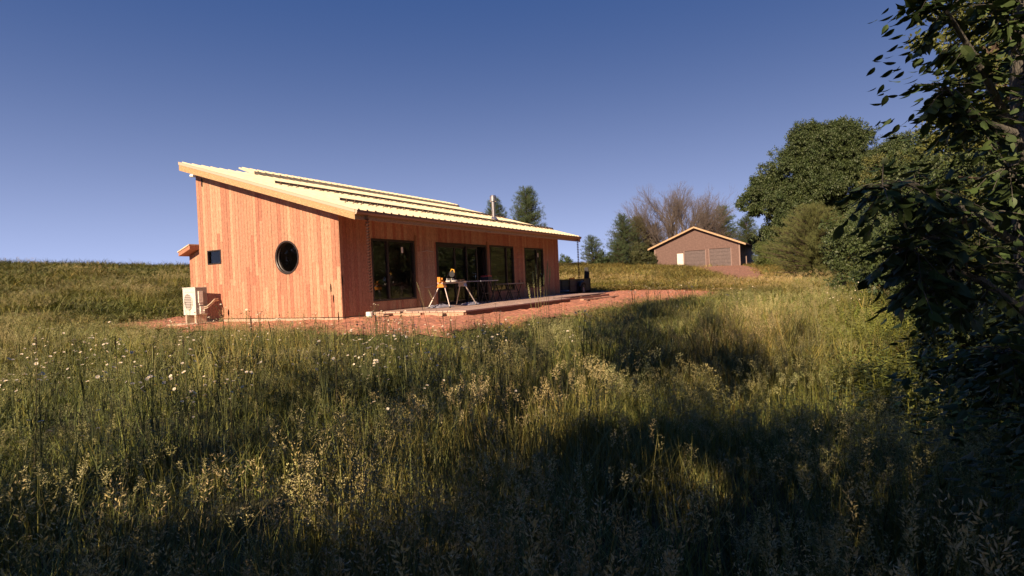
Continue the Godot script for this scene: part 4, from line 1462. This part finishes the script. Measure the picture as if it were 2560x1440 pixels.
	lobed_tree("vine_tree", "vine covered tree with small yellow green leaves behind the near branches", vb, [[-2.2, 2.2, 13.3, 1.0], [-2.3, 3.4, 13.0, 0.8], [-2.0, 4.6, 13.2, 1.0], [-2.1, 1.0, 13.5, 1.0], [-1.8, 5.8, 13.5, 1.2], [-2.4, 0.3, 13.9, 0.9], [-2.0, 3.0, 14.3, 1.2]], 0.17, 9.0, Color(0.10, 0.115, 0.025), "", "tree", 0.16)
	# shade trees behind and beside the camera: their shadows lie on the meadow
	var sh := Color(0.05, 0.075, 0.022)
	lobed_tree("shade_tree", "tall leaning shade tree standing behind the viewpoint with its shadow across the meadow", Vector3(-17.5, gy(-17.5, 9.0), 9.0), [[-17, 12.5, 6.29, 1.3], [-17, 11.0, 7.02, 1.5], [-17, 9.2, 8.09, 1.6], [-17, 7.5, 9.25, 1.6], [-17, 5.9, 10.6, 1.3], [-17, 8.4, 5.72, 1.7, 0.35], [-17, 6.0, 7.28, 2.0, 0.45], [-17, 4.2, 5.96, 1.7, 0.4], [-14.0, 5.6, 8.74, 1.5, 0.5]], 0.48, 7.0, sh, "shade trees behind the viewpoint", "tree", 0.32)
	lobed_tree("shade_tree", "dense shade tree behind the viewpoint nearest the dark branches", Vector3(-15, gy(-15, 13.6), 13.6), [[-15, 2.2, 13.06, 1.7], [-15, 3.6, 12.85, 1.3], [-14.6, 5.4, 14.57, 1.9], [-15, 8.0, 14.58, 1.6], [-15, 3.4, 16.48, 2.2], [-15.2, 1.6, 11.76, 1.5], [-15.0, 2.9, 11.36, 1.3], [-15.0, 2.0, 10.09, 1.5], [-12.0, 4.4, 14.33, 1.5], [-10.0, 4.8, 14.47, 1.6], [-15, 0.6, 11.31, 1.4], [-15, 3.0, 9.94, 1.3], [-15, 1.2, 9.02, 1.4], [-8.0, 4.6, 14.1, 1.4]], 0.46, 21.0, sh, "shade trees behind the viewpoint", "tree", 0.3)
	lobed_tree("shade_tree", "low rounded shade tree behind the viewpoint toward the open field", Vector3(-15.5, gy(-15.5, 5.4), 5.4), [[-15.5, 0.8, 4.88, 1.3], [-15.5, 1.3, 6.2, 1.3], [-15.5, 0.5, 3.32, 1.1], [-15.5, 1.3, 7.6, 1.4], [-15.5, 0.5, 1.92, 0.9], [-15.5, 2.2, 6.46, 1.3, 0.4]], 0.4, 12.0, sh, "shade trees behind the viewpoint", "tree", 0.2)
	# trees off beyond the gable that its round window mirrors
	for q in [[-27.0, -24.0, 7.5, "leafy tree out beyond the gable, mirrored in the round window"], [-22.0, -28.0, 6.5, "lower leafy tree out beyond the gable, mirrored in the small window"], [-34.0, -30.0, 9.0, "big leafy tree far out beyond the gable"]]:
		var y := gy(q[0], q[1])
		var s: float = q[2]
		lobed_tree("leafy_tree", q[3], Vector3(q[0], y, q[1]), [[q[0], y + s * 0.45, q[1], s * 0.36], [q[0] + s * 0.2, y + s * 0.65, q[1] + s * 0.3, s * 0.3], [q[0] - s * 0.2, y + s * 0.6, q[1] - s * 0.3, s * 0.32], [q[0], y + s * 0.25, q[1] + s * 0.4, s * 0.28], [q[0], y + s * 0.25, q[1] - s * 0.4, s * 0.28]], 0.7, 12.0, Color(0.06, 0.07, 0.025), "trees out beyond the gable", "tree", 0.3)
	# trees across the drive that the front windows mirror
	for q in [[24.0, 26.0, 13.0, "tall leafy tree across from the house front, mirrored in its middle windows"], [35.0, 29.0, 14.0, "broad leafy tree across from the house front beyond the tall one"], [14.0, 23.5, 12.0, "leafy tree across from the house front nearest the deck"], [5.0, 21.5, 11.5, "leafy tree across from the house front opposite its corner window"], [-3.5, 20.5, 10.5, "leafy tree across from the house front opposite the gable corner"], [48.0, 31.0, 14.0, "far leafy tree across from the house front toward the oak"]]:
		var y := gy(q[0], q[1])
		var s: float = q[2]
		lobed_tree("leafy_tree", q[3], Vector3(q[0], y, q[1]), [[q[0], y + s * 0.45, q[1], s * 0.36], [q[0] + s * 0.3, y + s * 0.7, q[1], s * 0.34], [q[0] - s * 0.3, y + s * 0.75, q[1] + 1.0, s * 0.32], [q[0], y + s, q[1], s * 0.28], [q[0] + s * 0.35, y + s * 0.3, q[1] - s * 0.15, s * 0.28], [q[0] - s * 0.4, y + s * 0.3, q[1], s * 0.28]], 0.85, 13.0, Color(0.065, 0.09, 0.028), "trees across from the house front", "tree", 0.3)
	# brown post under the pine
	var pm := MB.new()
	pm.tube([Vector3(0, -0.2, 0), Vector3(0.02, 0.75, 0.0)], [0.1, 0.09], 9)
	var po := part("weathered_post", pm, M.bare_bark, self)
	po.position = Vector3(16.0, gy(16.0, 11.7), 11.7)
	tag(po, "short weathered brown post at the foot of the dark thicket", "post")

# ------------------------------------------------------------------ the near tree with dark branches
func build_near_tree() -> void:
	var base := Vector3(-7.9, gy(-7.9, 12.35), 12.35)
	var t := thing("boxelder_tree", "dark near tree with drooping pointed leaflets at the meadow's right edge", "tree", base)
	var tm := MB.new()
	var W := func(a: Array) -> Vector3: return Vector3(a[0], a[1], a[2]) - base
	var paths := [
		[[-8.1, 0.9, 12.15], [-8.40, 1.3, 11.95], [-8.66, 1.52, 11.8], [-8.80, 1.66, 11.70], [-8.90, 1.72, 11.63]],
		[[-8.45, 1.25, 11.95], [-8.66, 1.27, 11.82], [-8.80, 1.31, 11.73], [-8.92, 1.38, 11.66]],
		[[-8.2, 1.5, 12.1], [-8.45, 1.65, 11.96], [-8.60, 1.75, 11.88], [-8.72, 1.85, 11.82]],
		[[-8.1, 0.7, 12.15], [-8.75, 0.90, 11.78], [-8.98, 0.98, 11.63], [-9.13, 1.02, 11.53], [-9.26, 1.0, 11.44]],
		[[-8.15, 0.6, 12.15], [-8.85, 0.80, 11.73], [-9.08, 0.84, 11.59], [-9.22, 0.80, 11.49]],
		[[-8.1, 0.4, 12.15], [-8.9, 0.68, 11.75], [-9.06, 0.72, 11.64], [-9.2, 0.70, 11.53]],
		[[-8.1, 0.2, 12.15], [-8.5, 0.42, 12.0], [-8.72, 0.44, 11.9], [-8.9, 0.42, 11.8]],
		[[-8.1, 0.0, 12.2], [-8.4, 0.22, 12.12], [-8.6, 0.22, 12.04], [-8.8, 0.15, 11.96]],
		[[-8.1, 0.9, 12.2], [-8.45, 1.0, 12.02], [-8.62, 1.05, 11.93], [-8.80, 1.08, 11.85]],
		[[-8.0, 1.1, 12.2], [-8.30, 1.4, 12.15], [-8.50, 1.55, 12.1], [-8.6, 1.7, 12.0]]]
	tm.tube([Vector3(0, -0.2, 0), Vector3(-0.05, 0.9, -0.1), Vector3(-0.15, 1.7, -0.2), Vector3(-0.2, 2.6, -0.22), Vector3(-0.1, 4.2, -0.1)], [0.17, 0.14, 0.13, 0.11, 0.07], 10, Color.WHITE, false)
	# leaflet shapes shared by all leaves
	var shapes := []
	for k in 3:
		var lm := MB.new()
		var L := 0.052
		var outl := [[0.0, 0.0], [0.12, 0.16], [0.32, 0.27], [0.5, 0.26], [0.66, 0.22 + 0.05 * k], [0.8, 0.11], [1.0, 0.0]]
		for i in outl.size() - 1:
			for s in [-1.0, 1.0]:
				var f := func(o: Array, edge: float) -> Vector3:
					return Vector3(edge * s * o[1] * L, -o[0] * o[0] * L * (0.2 + 0.22 * k) + edge * o[1] * L * (0.15 + 0.3 * k), o[0] * L)
				var a0: Vector3 = f.call(outl[i], 0.0)
				var a1: Vector3 = f.call(outl[i + 1], 0.0)
				var b0: Vector3 = f.call(outl[i], 1.0)
				var b1: Vector3 = f.call(outl[i + 1], 1.0)
				lm.tri(a0, a1, b1, Vector3.UP)
				lm.tri(a0, b1, b0, Vector3.UP)
		shapes.append(lm.mesh(true))
	var mats := []
	for k in 5:
		var m := leaf_mat(0.8, 0.2)
		m.metallic_specular = 0.25
		m.vertex_color_use_as_albedo = false
		m.albedo_color = lin(0.036 + 0.005 * k, 0.062 + 0.007 * k, 0.018 + 0.002 * k)
		mats.append(m)
	var spots := []
	var pi := 0
	for p in paths:
		var pts := []
		for q in p:
			pts.append(W.call(q))
		var rad := []
		for i in pts.size():
			rad.append(lerpf(0.02, 0.004, float(i) / (pts.size() - 1)))
		tm.tube(pts, rad, 6, Color.WHITE, false)
		# compound leaves along the outer two thirds
		var stations := 48 if pi < 3 else 64
		for i in stations:
			var f := 0.25 + 0.75 * float(i) / (stations - 1)
			var g := f * (pts.size() - 1)
			var i0 := mini(int(g), pts.size() - 2)
			var o: Vector3 = pts[i0].lerp(pts[i0 + 1], g - i0)
			var along: Vector3 = (pts[i0 + 1] - pts[i0]).normalized()
			var d := (along * rf(0.2, 1.0) + rdir() * 0.9 + Vector3(0, -0.25, 0)).normalized()
			var rl := rf(0.06, 0.15) if pi < 3 else rf(0.08, 0.2)
			tm.tube([o, o + d * rl * 0.5, o + d * rl + Vector3(0, -0.03, 0)], [0.0022, 0.0018, 0.0012], 3, Color.WHITE, false)
			for k in 5:
				var s := -1.0 if k % 2 == 0 else 1.0
				var e := o + d * rl * (0.45 + 0.12 * k) + Vector3(0, -0.03 * (0.2 + 0.15 * k), 0)
				var side := d.cross(Vector3.UP).normalized() * s
				var dir := (d * 0.7 + side * (0.9 if k < 4 else 0.0) + Vector3(0, -0.75, 0) + rdir() * 0.4).normalized()
				var nx := dir.cross(Vector3.UP + rdir() * 0.5).normalized()
				spots.append([e, Basis(nx, dir.cross(nx), dir).scaled(Vector3.ONE * rf(0.75, 1.25)), f])
		pi += 1
	part("trunk", tm, M.grey_bark, t)
	# the leaflets at branch ends show singly; the rest is foliage
	spots.sort_custom(func(a, b): return a[2] > b[2])
	for i in mini(280, spots.size()):
		var o := MeshInstance3D.new()
		o.name = "leaf"
		o.mesh = shapes[i % 3]
		o.material_override = mats[rng.randi() % 5]
		o.transform = Transform3D(spots[i][1], spots[i][0])
		t.add_child(o, true)
	var xf := []
	var cols := []
	for i in range(280, spots.size()):
		xf.append(Transform3D(spots[i][1], spots[i][0]))
		cols.append(tint(Color(0.045, 0.075, 0.021)))
	# inner foliage close to the trunk and above the frame
	for i in 8000:
		var y := rf(-0.1, 4.4)
		var a := rf(0, TAU)
		var r := rf(0.1, 0.75) * (1.0 if y > 0.5 else 0.8)
		var p := Vector3(-0.15 + cos(a) * r, y + 0.5, -0.1 + sin(a) * r)
		var dir := (Vector3(cos(a), -0.7, sin(a)) + rdir() * 0.7).normalized()
		var nx := dir.cross(Vector3.UP + rdir() * 0.5).normalized()
		xf.append(Transform3D(Basis(nx, dir.cross(nx), dir).scaled(Vector3.ONE * rf(0.8, 1.3)), p))
		cols.append(tint(Color(0.045, 0.075, 0.021)))
	copies("foliage", t, shapes[0], M.leaf, xf, cols)

# ------------------------------------------------------------------ meadow
func open_ground(x: float, z: float) -> float:
	# how much grass grows here (0 to 1)
	var p := Vector2(x, z)
	if x > -0.4 and x < 14.6 and z > -7.0 and z < 3.3:
		return 0.0
	if x > 64.4 and x < 79 and z > -9.0 and z < 1.8:
		return 0.0
	var f := 1.0
	if x > -6 and x < 26 and z > -13 and z < 10:
		var d := depth_in(PAD, p) + ragged(x, z) * 0.8
		f = clampf(0.75 - d * 1.3, 0.0, 1.0)
		if d > 0.3 and f <= 0.0 and noise.get_noise_2d(x * 25.0, z * 25.0) > 0.38:
			f = 0.05
	elif x > 30 and x < 66:
		var d := depth_in(DRIVE, p) + ragged(x * 0.5, z * 0.5)
		f = clampf(0.5 - d, 0.0, 1.0)
	return f

func build_meadow() -> void:
	# tuft shapes
	var tufts := []
	for k in 6:
		var m := MB.new()
		var coarse := 1.0 if k < 3 else 2.6
		for i in (120 if k < 3 else 62):
			var a := rf(0, TAU)
			var r := 0.4 * sqrt(rng.randf())
			var t := rf(0.55, 1.4)
			var yel := rf(0.0, 0.35) if rng.randf() < 0.75 else rf(0.5, 1.1)
			m.blade(Vector3(cos(a) * r, -0.03, sin(a) * r), rf(0, TAU), rf(0.35, 1.0), rf(0.08, 0.7), rf(0.005, 0.010) * coarse, 4, Color(t * (1.0 + yel * 0.7), t * (1.0 + yel * 0.2), t) * 0.4, rf(-0.6, 0.6))
		tufts.append(m.mesh(true))
	var seedy := []
	for k in 3:
		var m := MB.new()
		for i in 22:
			var a := rf(0, TAU)
			var r := 0.38 * sqrt(rng.randf())
			var p := Vector3(cos(a) * r, -0.03, sin(a) * r)
			var az := rf(0, TAU)
			var h := rf(0.75, 1.12)
			var ln := rf(0.05, 0.22)
			var stem := Color(0.42, 0.36, 0.25)
			m.blade(p, az, h, ln, 0.0045, 4, stem, rf(-0.5, 0.5))
			var out := Vector3(cos(az), 0, sin(az))
			var tip := p + Vector3.UP * h * (1.0 - ln * ln * 0.35) + out * h * ln
			var head := rf(0.10, 0.17)
			var side := out.cross(Vector3.UP)
			for s in 52:
				var f := float(s) / 52.0
				var q := tip - (Vector3.UP * 0.95 + out * ln) * head * f
				var w := (0.006 + 0.034 * sin(PI * minf(1.0, f + 0.12))) * (1.0 if k < 2 else 0.3)
				var ra := rf(0, TAU)
				var rd := (out * cos(ra) + side * sin(ra)) * w * sqrt(rng.randf())
				var t := rf(0.7, 1.0)
				m.chip(q + rd + Vector3.UP * rd.length() * 0.5, rd.normalized() * 0.5 + Vector3.UP * 0.6 + rdir() * 0.5, rdir(), rf(0.011, 0.022), rf(0.004, 0.0065), Color(0.78 * t, 0.62 * t, 0.98 * t))
		for i in 40:
			var a := rf(0, TAU)
			var r := 0.38 * sqrt(rng.randf())
			m.blade(Vector3(cos(a) * r, -0.03, sin(a) * r), rf(0, TAU), rf(0.4, 0.75), rf(0.2, 0.6), 0.008, 3, Color(0.28, 0.29, 0.25), rf(-0.5, 0.5))
		seedy.append(m.mesh(true))
	var weeds := []
	for k in 5:
		var m := MB.new()
		for s in 9:
			var a := rf(0, TAU)
			var p := Vector3(cos(a), 0, sin(a)) * 0.3 * sqrt(rng.randf())
			var lean := Vector3(rf(-0.15, 0.15), 1, rf(-0.15, 0.15)).normalized()
			var h := rf(0.55, 1.0)
			m.tube([p - Vector3(0, 0.03, 0), p + lean * h], [0.004, 0.0015], 3, Color(0.96, 0.88, 0.72), false)
			var n := 34 if k < 3 else 24
			for i in n:
				var f := (float(i) + 0.5) / n
				var az := i * 2.4 + rf(-0.3, 0.3)
				var d := Vector3(cos(az), rf(0.1, 0.7), sin(az))
				var t := rf(0.75, 1.2)
				m.chip(p + lean * h * (0.12 + 0.88 * f), d, Vector3.UP + rdir() * 0.4, (rf(0.035, 0.07) if k < 3 else rf(0.07, 0.13)) * (1.15 - 0.6 * f), (rf(0.009, 0.015) if k < 3 else rf(0.02, 0.034)), Color(t, t, t * 0.95) * 0.8)
		weeds.append(m.mesh(true))
	# lay them out: denser and finer near the viewpoint, wider tufts farther off
	var cam := Vector2(-11.513, 11.292)
	var look := atan2(-0.476, 0.8797)
	var sets := {}
	for nm in ["t0", "t1", "t2", "t3", "t4", "t5", "s0", "s1", "s2", "w0", "w1", "w2", "w3", "w4", "f0", "f1"]:
		sets[nm] = [[], []]
	var bands := [[0.75, 4.0, 12.0], [4.0, 8.0, 9.5], [8.0, 14.0, 8.0], [14.0, 24.0, 5.0], [24.0, 42.0, 3.8], [42.0, 75.0, 2.2], [75.0, 135.0, 0.8]]
	for b in bands:
		var half := 0.92 if b[0] < 20.0 else 0.85
		var area: float = half * (b[1] * b[1] - b[0] * b[0])
		for i in int(area * b[2]):
			var d := sqrt(rf(b[0] * b[0], b[1] * b[1]))
			var az := look + rf(-half, half)
			var x := cam.x + cos(az) * d
			var z := cam.y + sin(az) * d
			var f := open_ground(x, z)
			if rng.randf() > f:
				continue
			var patch := noise.get_noise_2d(x * 2.2, z * 2.2)
			var patch2 := noise.get_noise_2d(x * 5.0 + 90.0, z * 5.0)
			var bank := 1.0 if (z > 11.6 + 0.25 * patch2 * 4.0 and x > -6.0 and x < 16.0) else 0.0
			var kind := rng.randf()
			var far := clampf((d - 12.0) / 30.0, 0.0, 1.0)
			var hgt := (0.74 + 0.5 * patch + 0.2 * patch2) * lerpf(0.82, 0.7, far) * rf(0.6, 1.3)
			if x < 26 and x > -9 and z < 11 and z > -14:
				hgt *= clampf(0.34 - 0.18 * depth_in(PAD, Vector2(x, z)), 0.28, 1.05)
			var col := Color(0.130, 0.165, 0.044)
			col = col.lerp(Color(0.20, 0.18, 0.06), clampf(0.9 * patch + 0.14, 0.0, 0.7))
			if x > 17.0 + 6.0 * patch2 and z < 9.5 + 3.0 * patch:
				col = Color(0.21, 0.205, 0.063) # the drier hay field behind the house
			col = col.lerp(Color(0.085, 0.12, 0.034), clampf(-patch2 * 0.5, 0, 1))
			var wide := clampf(d / 14.0, 1.0, 2.2)
			var nm := ""
			if bank > 0.0 and kind < 0.75:
				nm = "w%d" % (rng.randi() % 2 + 3)
				col = Color(0.19, 0.225, 0.045)
				hgt = rf(0.5, 0.85)
				wide = maxf(1.1, d / 12.0)
			elif kind < 0.42 + 0.4 * patch2 and d < 40.0:
				nm = "s%d" % (rng.randi() % 3)
				hgt *= 1.0
			elif kind < 0.38 + 0.5 * maxf(0.0, patch2 + 0.1) and d < 24.0 and d > rf(5.0, 8.0) and z > 2.0:
				nm = "w%d" % (rng.randi() % 3)
				col = Color(0.085, 0.10, 0.036)
				hgt *= 0.95
			else:
				nm = "t%d" % (rng.randi() % 3 + (0 if d < rf(5.0, 9.0) else 3))
			if x > -8.6 and x < -3.0 and z > 4.2 and z < 9.0 and kind > 0.8 and patch2 > -0.2 and d > 5.5:
				nm = "w%d" % (rng.randi() % 3)
				col = Color(0.075, 0.08, 0.036)
				hgt = rf(0.75, 1.12)
				wide = 0.9
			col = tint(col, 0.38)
			var y := gy(x, z)
			var wind := Basis(Vector3(0.3, 0, 1).normalized(), rf(-0.12, 0.04))
			var bs := wind * Basis(Vector3.UP, rf(0, TAU)) * Basis.from_scale(Vector3(wide, hgt, wide))
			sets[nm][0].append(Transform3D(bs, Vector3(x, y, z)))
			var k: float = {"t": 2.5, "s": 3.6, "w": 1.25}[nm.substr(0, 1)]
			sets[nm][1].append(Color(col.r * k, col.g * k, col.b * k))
	var info := {
		"t": ["meadow_grass", "long green meadow grass covering the field", "grass"],
		"s": ["seeding_grass", "tall pale grass gone to seed scattered through the meadow", "grass"],
		"w": ["leafy_weeds", "leafy green weeds growing among the meadow grass", "weeds"]}
	for nm in sets:
		if sets[nm][0].is_empty():
			continue
		var key: String = nm.substr(0, 1)
		var mesh: Mesh = {"t": tufts, "s": seedy, "w": weeds}[key][int(nm.substr(1))]
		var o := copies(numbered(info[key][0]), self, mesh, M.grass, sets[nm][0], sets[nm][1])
		tag(o, info[key][1], info[key][2], info[key][1], "stuff")

# ------------------------------------------------------------------ single flowers and stalks
func build_flowers() -> void:
	# white daisy plants: branching stem, several heads
	var protos := []
	for k in 4:
		var stem := MB.new()
		var heads := []
		var n := 3 + k
		var h := 0.62 + 0.05 * k
		stem.tube([Vector3(0, -0.03, 0), Vector3(0.01, h * 0.5, 0.01), Vector3(0.0, h * 0.72, 0.0)], [0.003, 0.0025, 0.002], 4, Color(0.10, 0.12, 0.04), false)
		for i in n:
			var a := TAU * i / n + rf(-0.4, 0.4)
			var tip := Vector3(cos(a) * rf(0.03, 0.1), h + rf(-0.08, 0.1), sin(a) * rf(0.03, 0.1))
			stem.tube([Vector3(0, h * rf(0.5, 0.7), 0), tip * Vector3(0.6, 0.93, 0.6), tip], [0.002, 0.0018, 0.0015], 3, Color(0.10, 0.12, 0.04), false)
			heads.append(tip)
		for i in 8:
			stem.leaf(Vector3(0, h * (0.1 + 0.07 * i), 0), Vector3(cos(i * 2.4), 0.5, sin(i * 2.4)), Vector3.UP, 0.07, 0.014, Color(0.09, 0.11, 0.035))
		protos.append([stem.mesh(true), heads])
	var head := MB.new()
	for i in 16:
		var a := TAU * i / 16.0
		head.chip(Vector3(cos(a), 0.2, sin(a)) * 0.004, Vector3(cos(a), 0.28, sin(a)), Vector3.UP, 0.016, 0.0065, Color(0.74, 0.68, 0.58))
	head.lathe([Vector2(0.0, -0.004), Vector2(0.006, 0.0), Vector2(0.006, 0.003), Vector2(0.0, 0.005)], Vector3.ZERO, 8, Basis.IDENTITY, Color(0.60, 0.40, 0.06))
	var head_mesh := head.mesh(true)
	var put := 0
	var guard := 0
	var areas := [[-9.8, -4.5, 2.0, 7.6, 190], [-1.0, 6.5, 6.6, 9.6, 40], [-8.6, -5.0, 6.0, 9.0, 44], [3, 9, 10.6, 12.0, 16]]
	for ar in areas:
		put = 0
		guard = 0
		while put < ar[4] and guard < 4000:
			guard += 1
			var x := rf(ar[0], ar[1])
			var z := rf(ar[2], ar[3])
			if Vector2(x + 11.5, z - 11.3).length() < 3.2 or open_ground(x, z) < 0.5 or noise.get_noise_2d(x * 7.0, z * 7.0 + 40.0) < -0.08:
				continue
			put += 1
			var pr: Array = protos[rng.randi() % 4]
			var o := thing("daisy_plant", "white daisy plant with small flower heads standing in the meadow grass", "flower", Vector3(x, gy(x, z), z), rf(0, TAU), "white daisies in the meadow")
			var s := rf(0.95, 1.3)
			o.scale = Vector3(s, s, s)
			var st := MeshInstance3D.new()
			st.name = "stem"
			st.mesh = pr[0]
			st.material_override = M.grass
			o.add_child(st, true)
			for hp in pr[1]:
				var hm := MeshInstance3D.new()
				hm.name = "flower_head"
				hm.mesh = head_mesh
				hm.material_override = M.petal
				hm.transform = Transform3D(Basis.from_euler(Vector3(rf(-0.5, 0.5), rf(0, 6), rf(-0.2, 0.9))).scaled(Vector3.ONE * rf(0.5, 0.85)), hp)
				o.add_child(hm, true)
	# single tall stalks with seed spikes
	var spike := func(called: String, label: String, group: String, foot: Vector3, tip: Vector3, bend: Vector3, slen: float, sw: float, col: Color, dark: Color) -> void:
		var o := thing(called, label, "grass stalk", foot, 0.0, group)
		var rel := tip - foot
		var st := MB.new()
		var pts := []
		var rad := []
		for i in 7:
			var f := i / 6.0
			pts.append(rel * f + bend * (f * f - f))
			rad.append(lerpf(0.0035, 0.0016, f))
		st.tube(pts, rad, 4, col, false)
		part("stem", st, M.grass, o, true)
		var hd := MB.new()
		var d := (rel + bend).normalized()
		var sx := d.cross(Vector3(0.3, 0.1, 0.9)).normalized()
		var sy := d.cross(sx)
		for i in 34:
			var f := i / 34.0
			var a := i * 2.4
			var q := rel - d * slen * (1.0 - f)
			var w := sw * (0.5 + 0.5 * sin(PI * minf(1.0, f + 0.1)))
			hd.chip(q + (sx * cos(a) + sy * sin(a)) * 0.001, d * 1.2 + (sx * cos(a) + sy * sin(a)) * 0.55, sx * sin(a) - sy * cos(a), w * 2.6, w * 0.95, dark)
		part("seed_head", hd, M.grass, o, true)
	var straw := Color(0.26, 0.24, 0.10)
	var ear := Color(0.30, 0.30, 0.13)
	# the pale cluster before the far window: about 6.5 m from the viewpoint
	var foot := Vector3(-5.95, 0, 8.62)
	foot.y = gy(foot.x, foot.z)
	var fan := [[-0.13, 0.72], [-0.075, 0.83], [-0.04, 0.92], [0.0, 0.78], [0.045, 0.86], [0.085, 0.94], [0.11, 0.88], [-0.1, 0.42]]
	for q in fan:
		var side: Vector3 = Vector3(0.476, 0, 0.88) * q[0]
		var tp := Vector3(foot.x, q[1], foot.z) + side
		spike.call("pale_grass_stalk", "pale thick-eared grass stalk in the tight cluster before the far front window", "pale stalks before the far front window", foot + side * 0.15, tp, side * 0.5 + Vector3(0.03, 0, 0), 0.17, 0.009, straw, ear)
	var darks := [[-8.0, 7.73, 0.79, 0.05], [-7.94, 7.8, 0.86, 0.1], [-7.6, 7.35, 0.70, -0.02], [-8.35, 7.2, 0.56, 0.03], [-8.4, 7.0, 0.62, -0.03], [-7.8, 7.6, 0.55, 0.02], [-7.0, 7.3, 0.5, 0.03], [-8.9, 6.3, 0.45, 0.04], [-9.3, 6.0, 0.5, -0.06], [-9.6, 5.8, 0.52, 0.05], [-6.7, 7.9, 0.48, 0.04], [-8.6, 6.7, 0.42, 0.02]]
	for q in darks:
		var f := Vector3(q[0] + q[3], gy(q[0], q[1]), q[1] + q[3])
		spike.call("dark_grass_stalk", "thin grass stalk with a dark seed head standing above the meadow", "dark headed stalks in the meadow", f, Vector3(q[0], q[2], q[1]), Vector3(q[3], 0, q[3]) * 0.8, rf(0.05, 0.11), 0.006, Color(0.10, 0.08, 0.04), Color(0.045, 0.028, 0.025))
	for q in [[-6.9, 7.75, 0.78, -0.2], [-6.85, 7.85, 0.70, -0.26], [-6.8, 7.7, 0.62, -0.16]]:
		var f := Vector3(q[0] - q[3] * 0.5, gy(q[0], q[1]), q[1] - q[3] * 0.9)
		spike.call("bent_grass_stalk", "bent straw coloured grass stalk leaning before the corner window", "bent stalks before the corner window", f, Vector3(q[0], q[2], q[1]), Vector3(q[3], 0, q[3] * 1.2) * 0.7, 0.13, 0.0055, straw, Color(0.24, 0.22, 0.13))
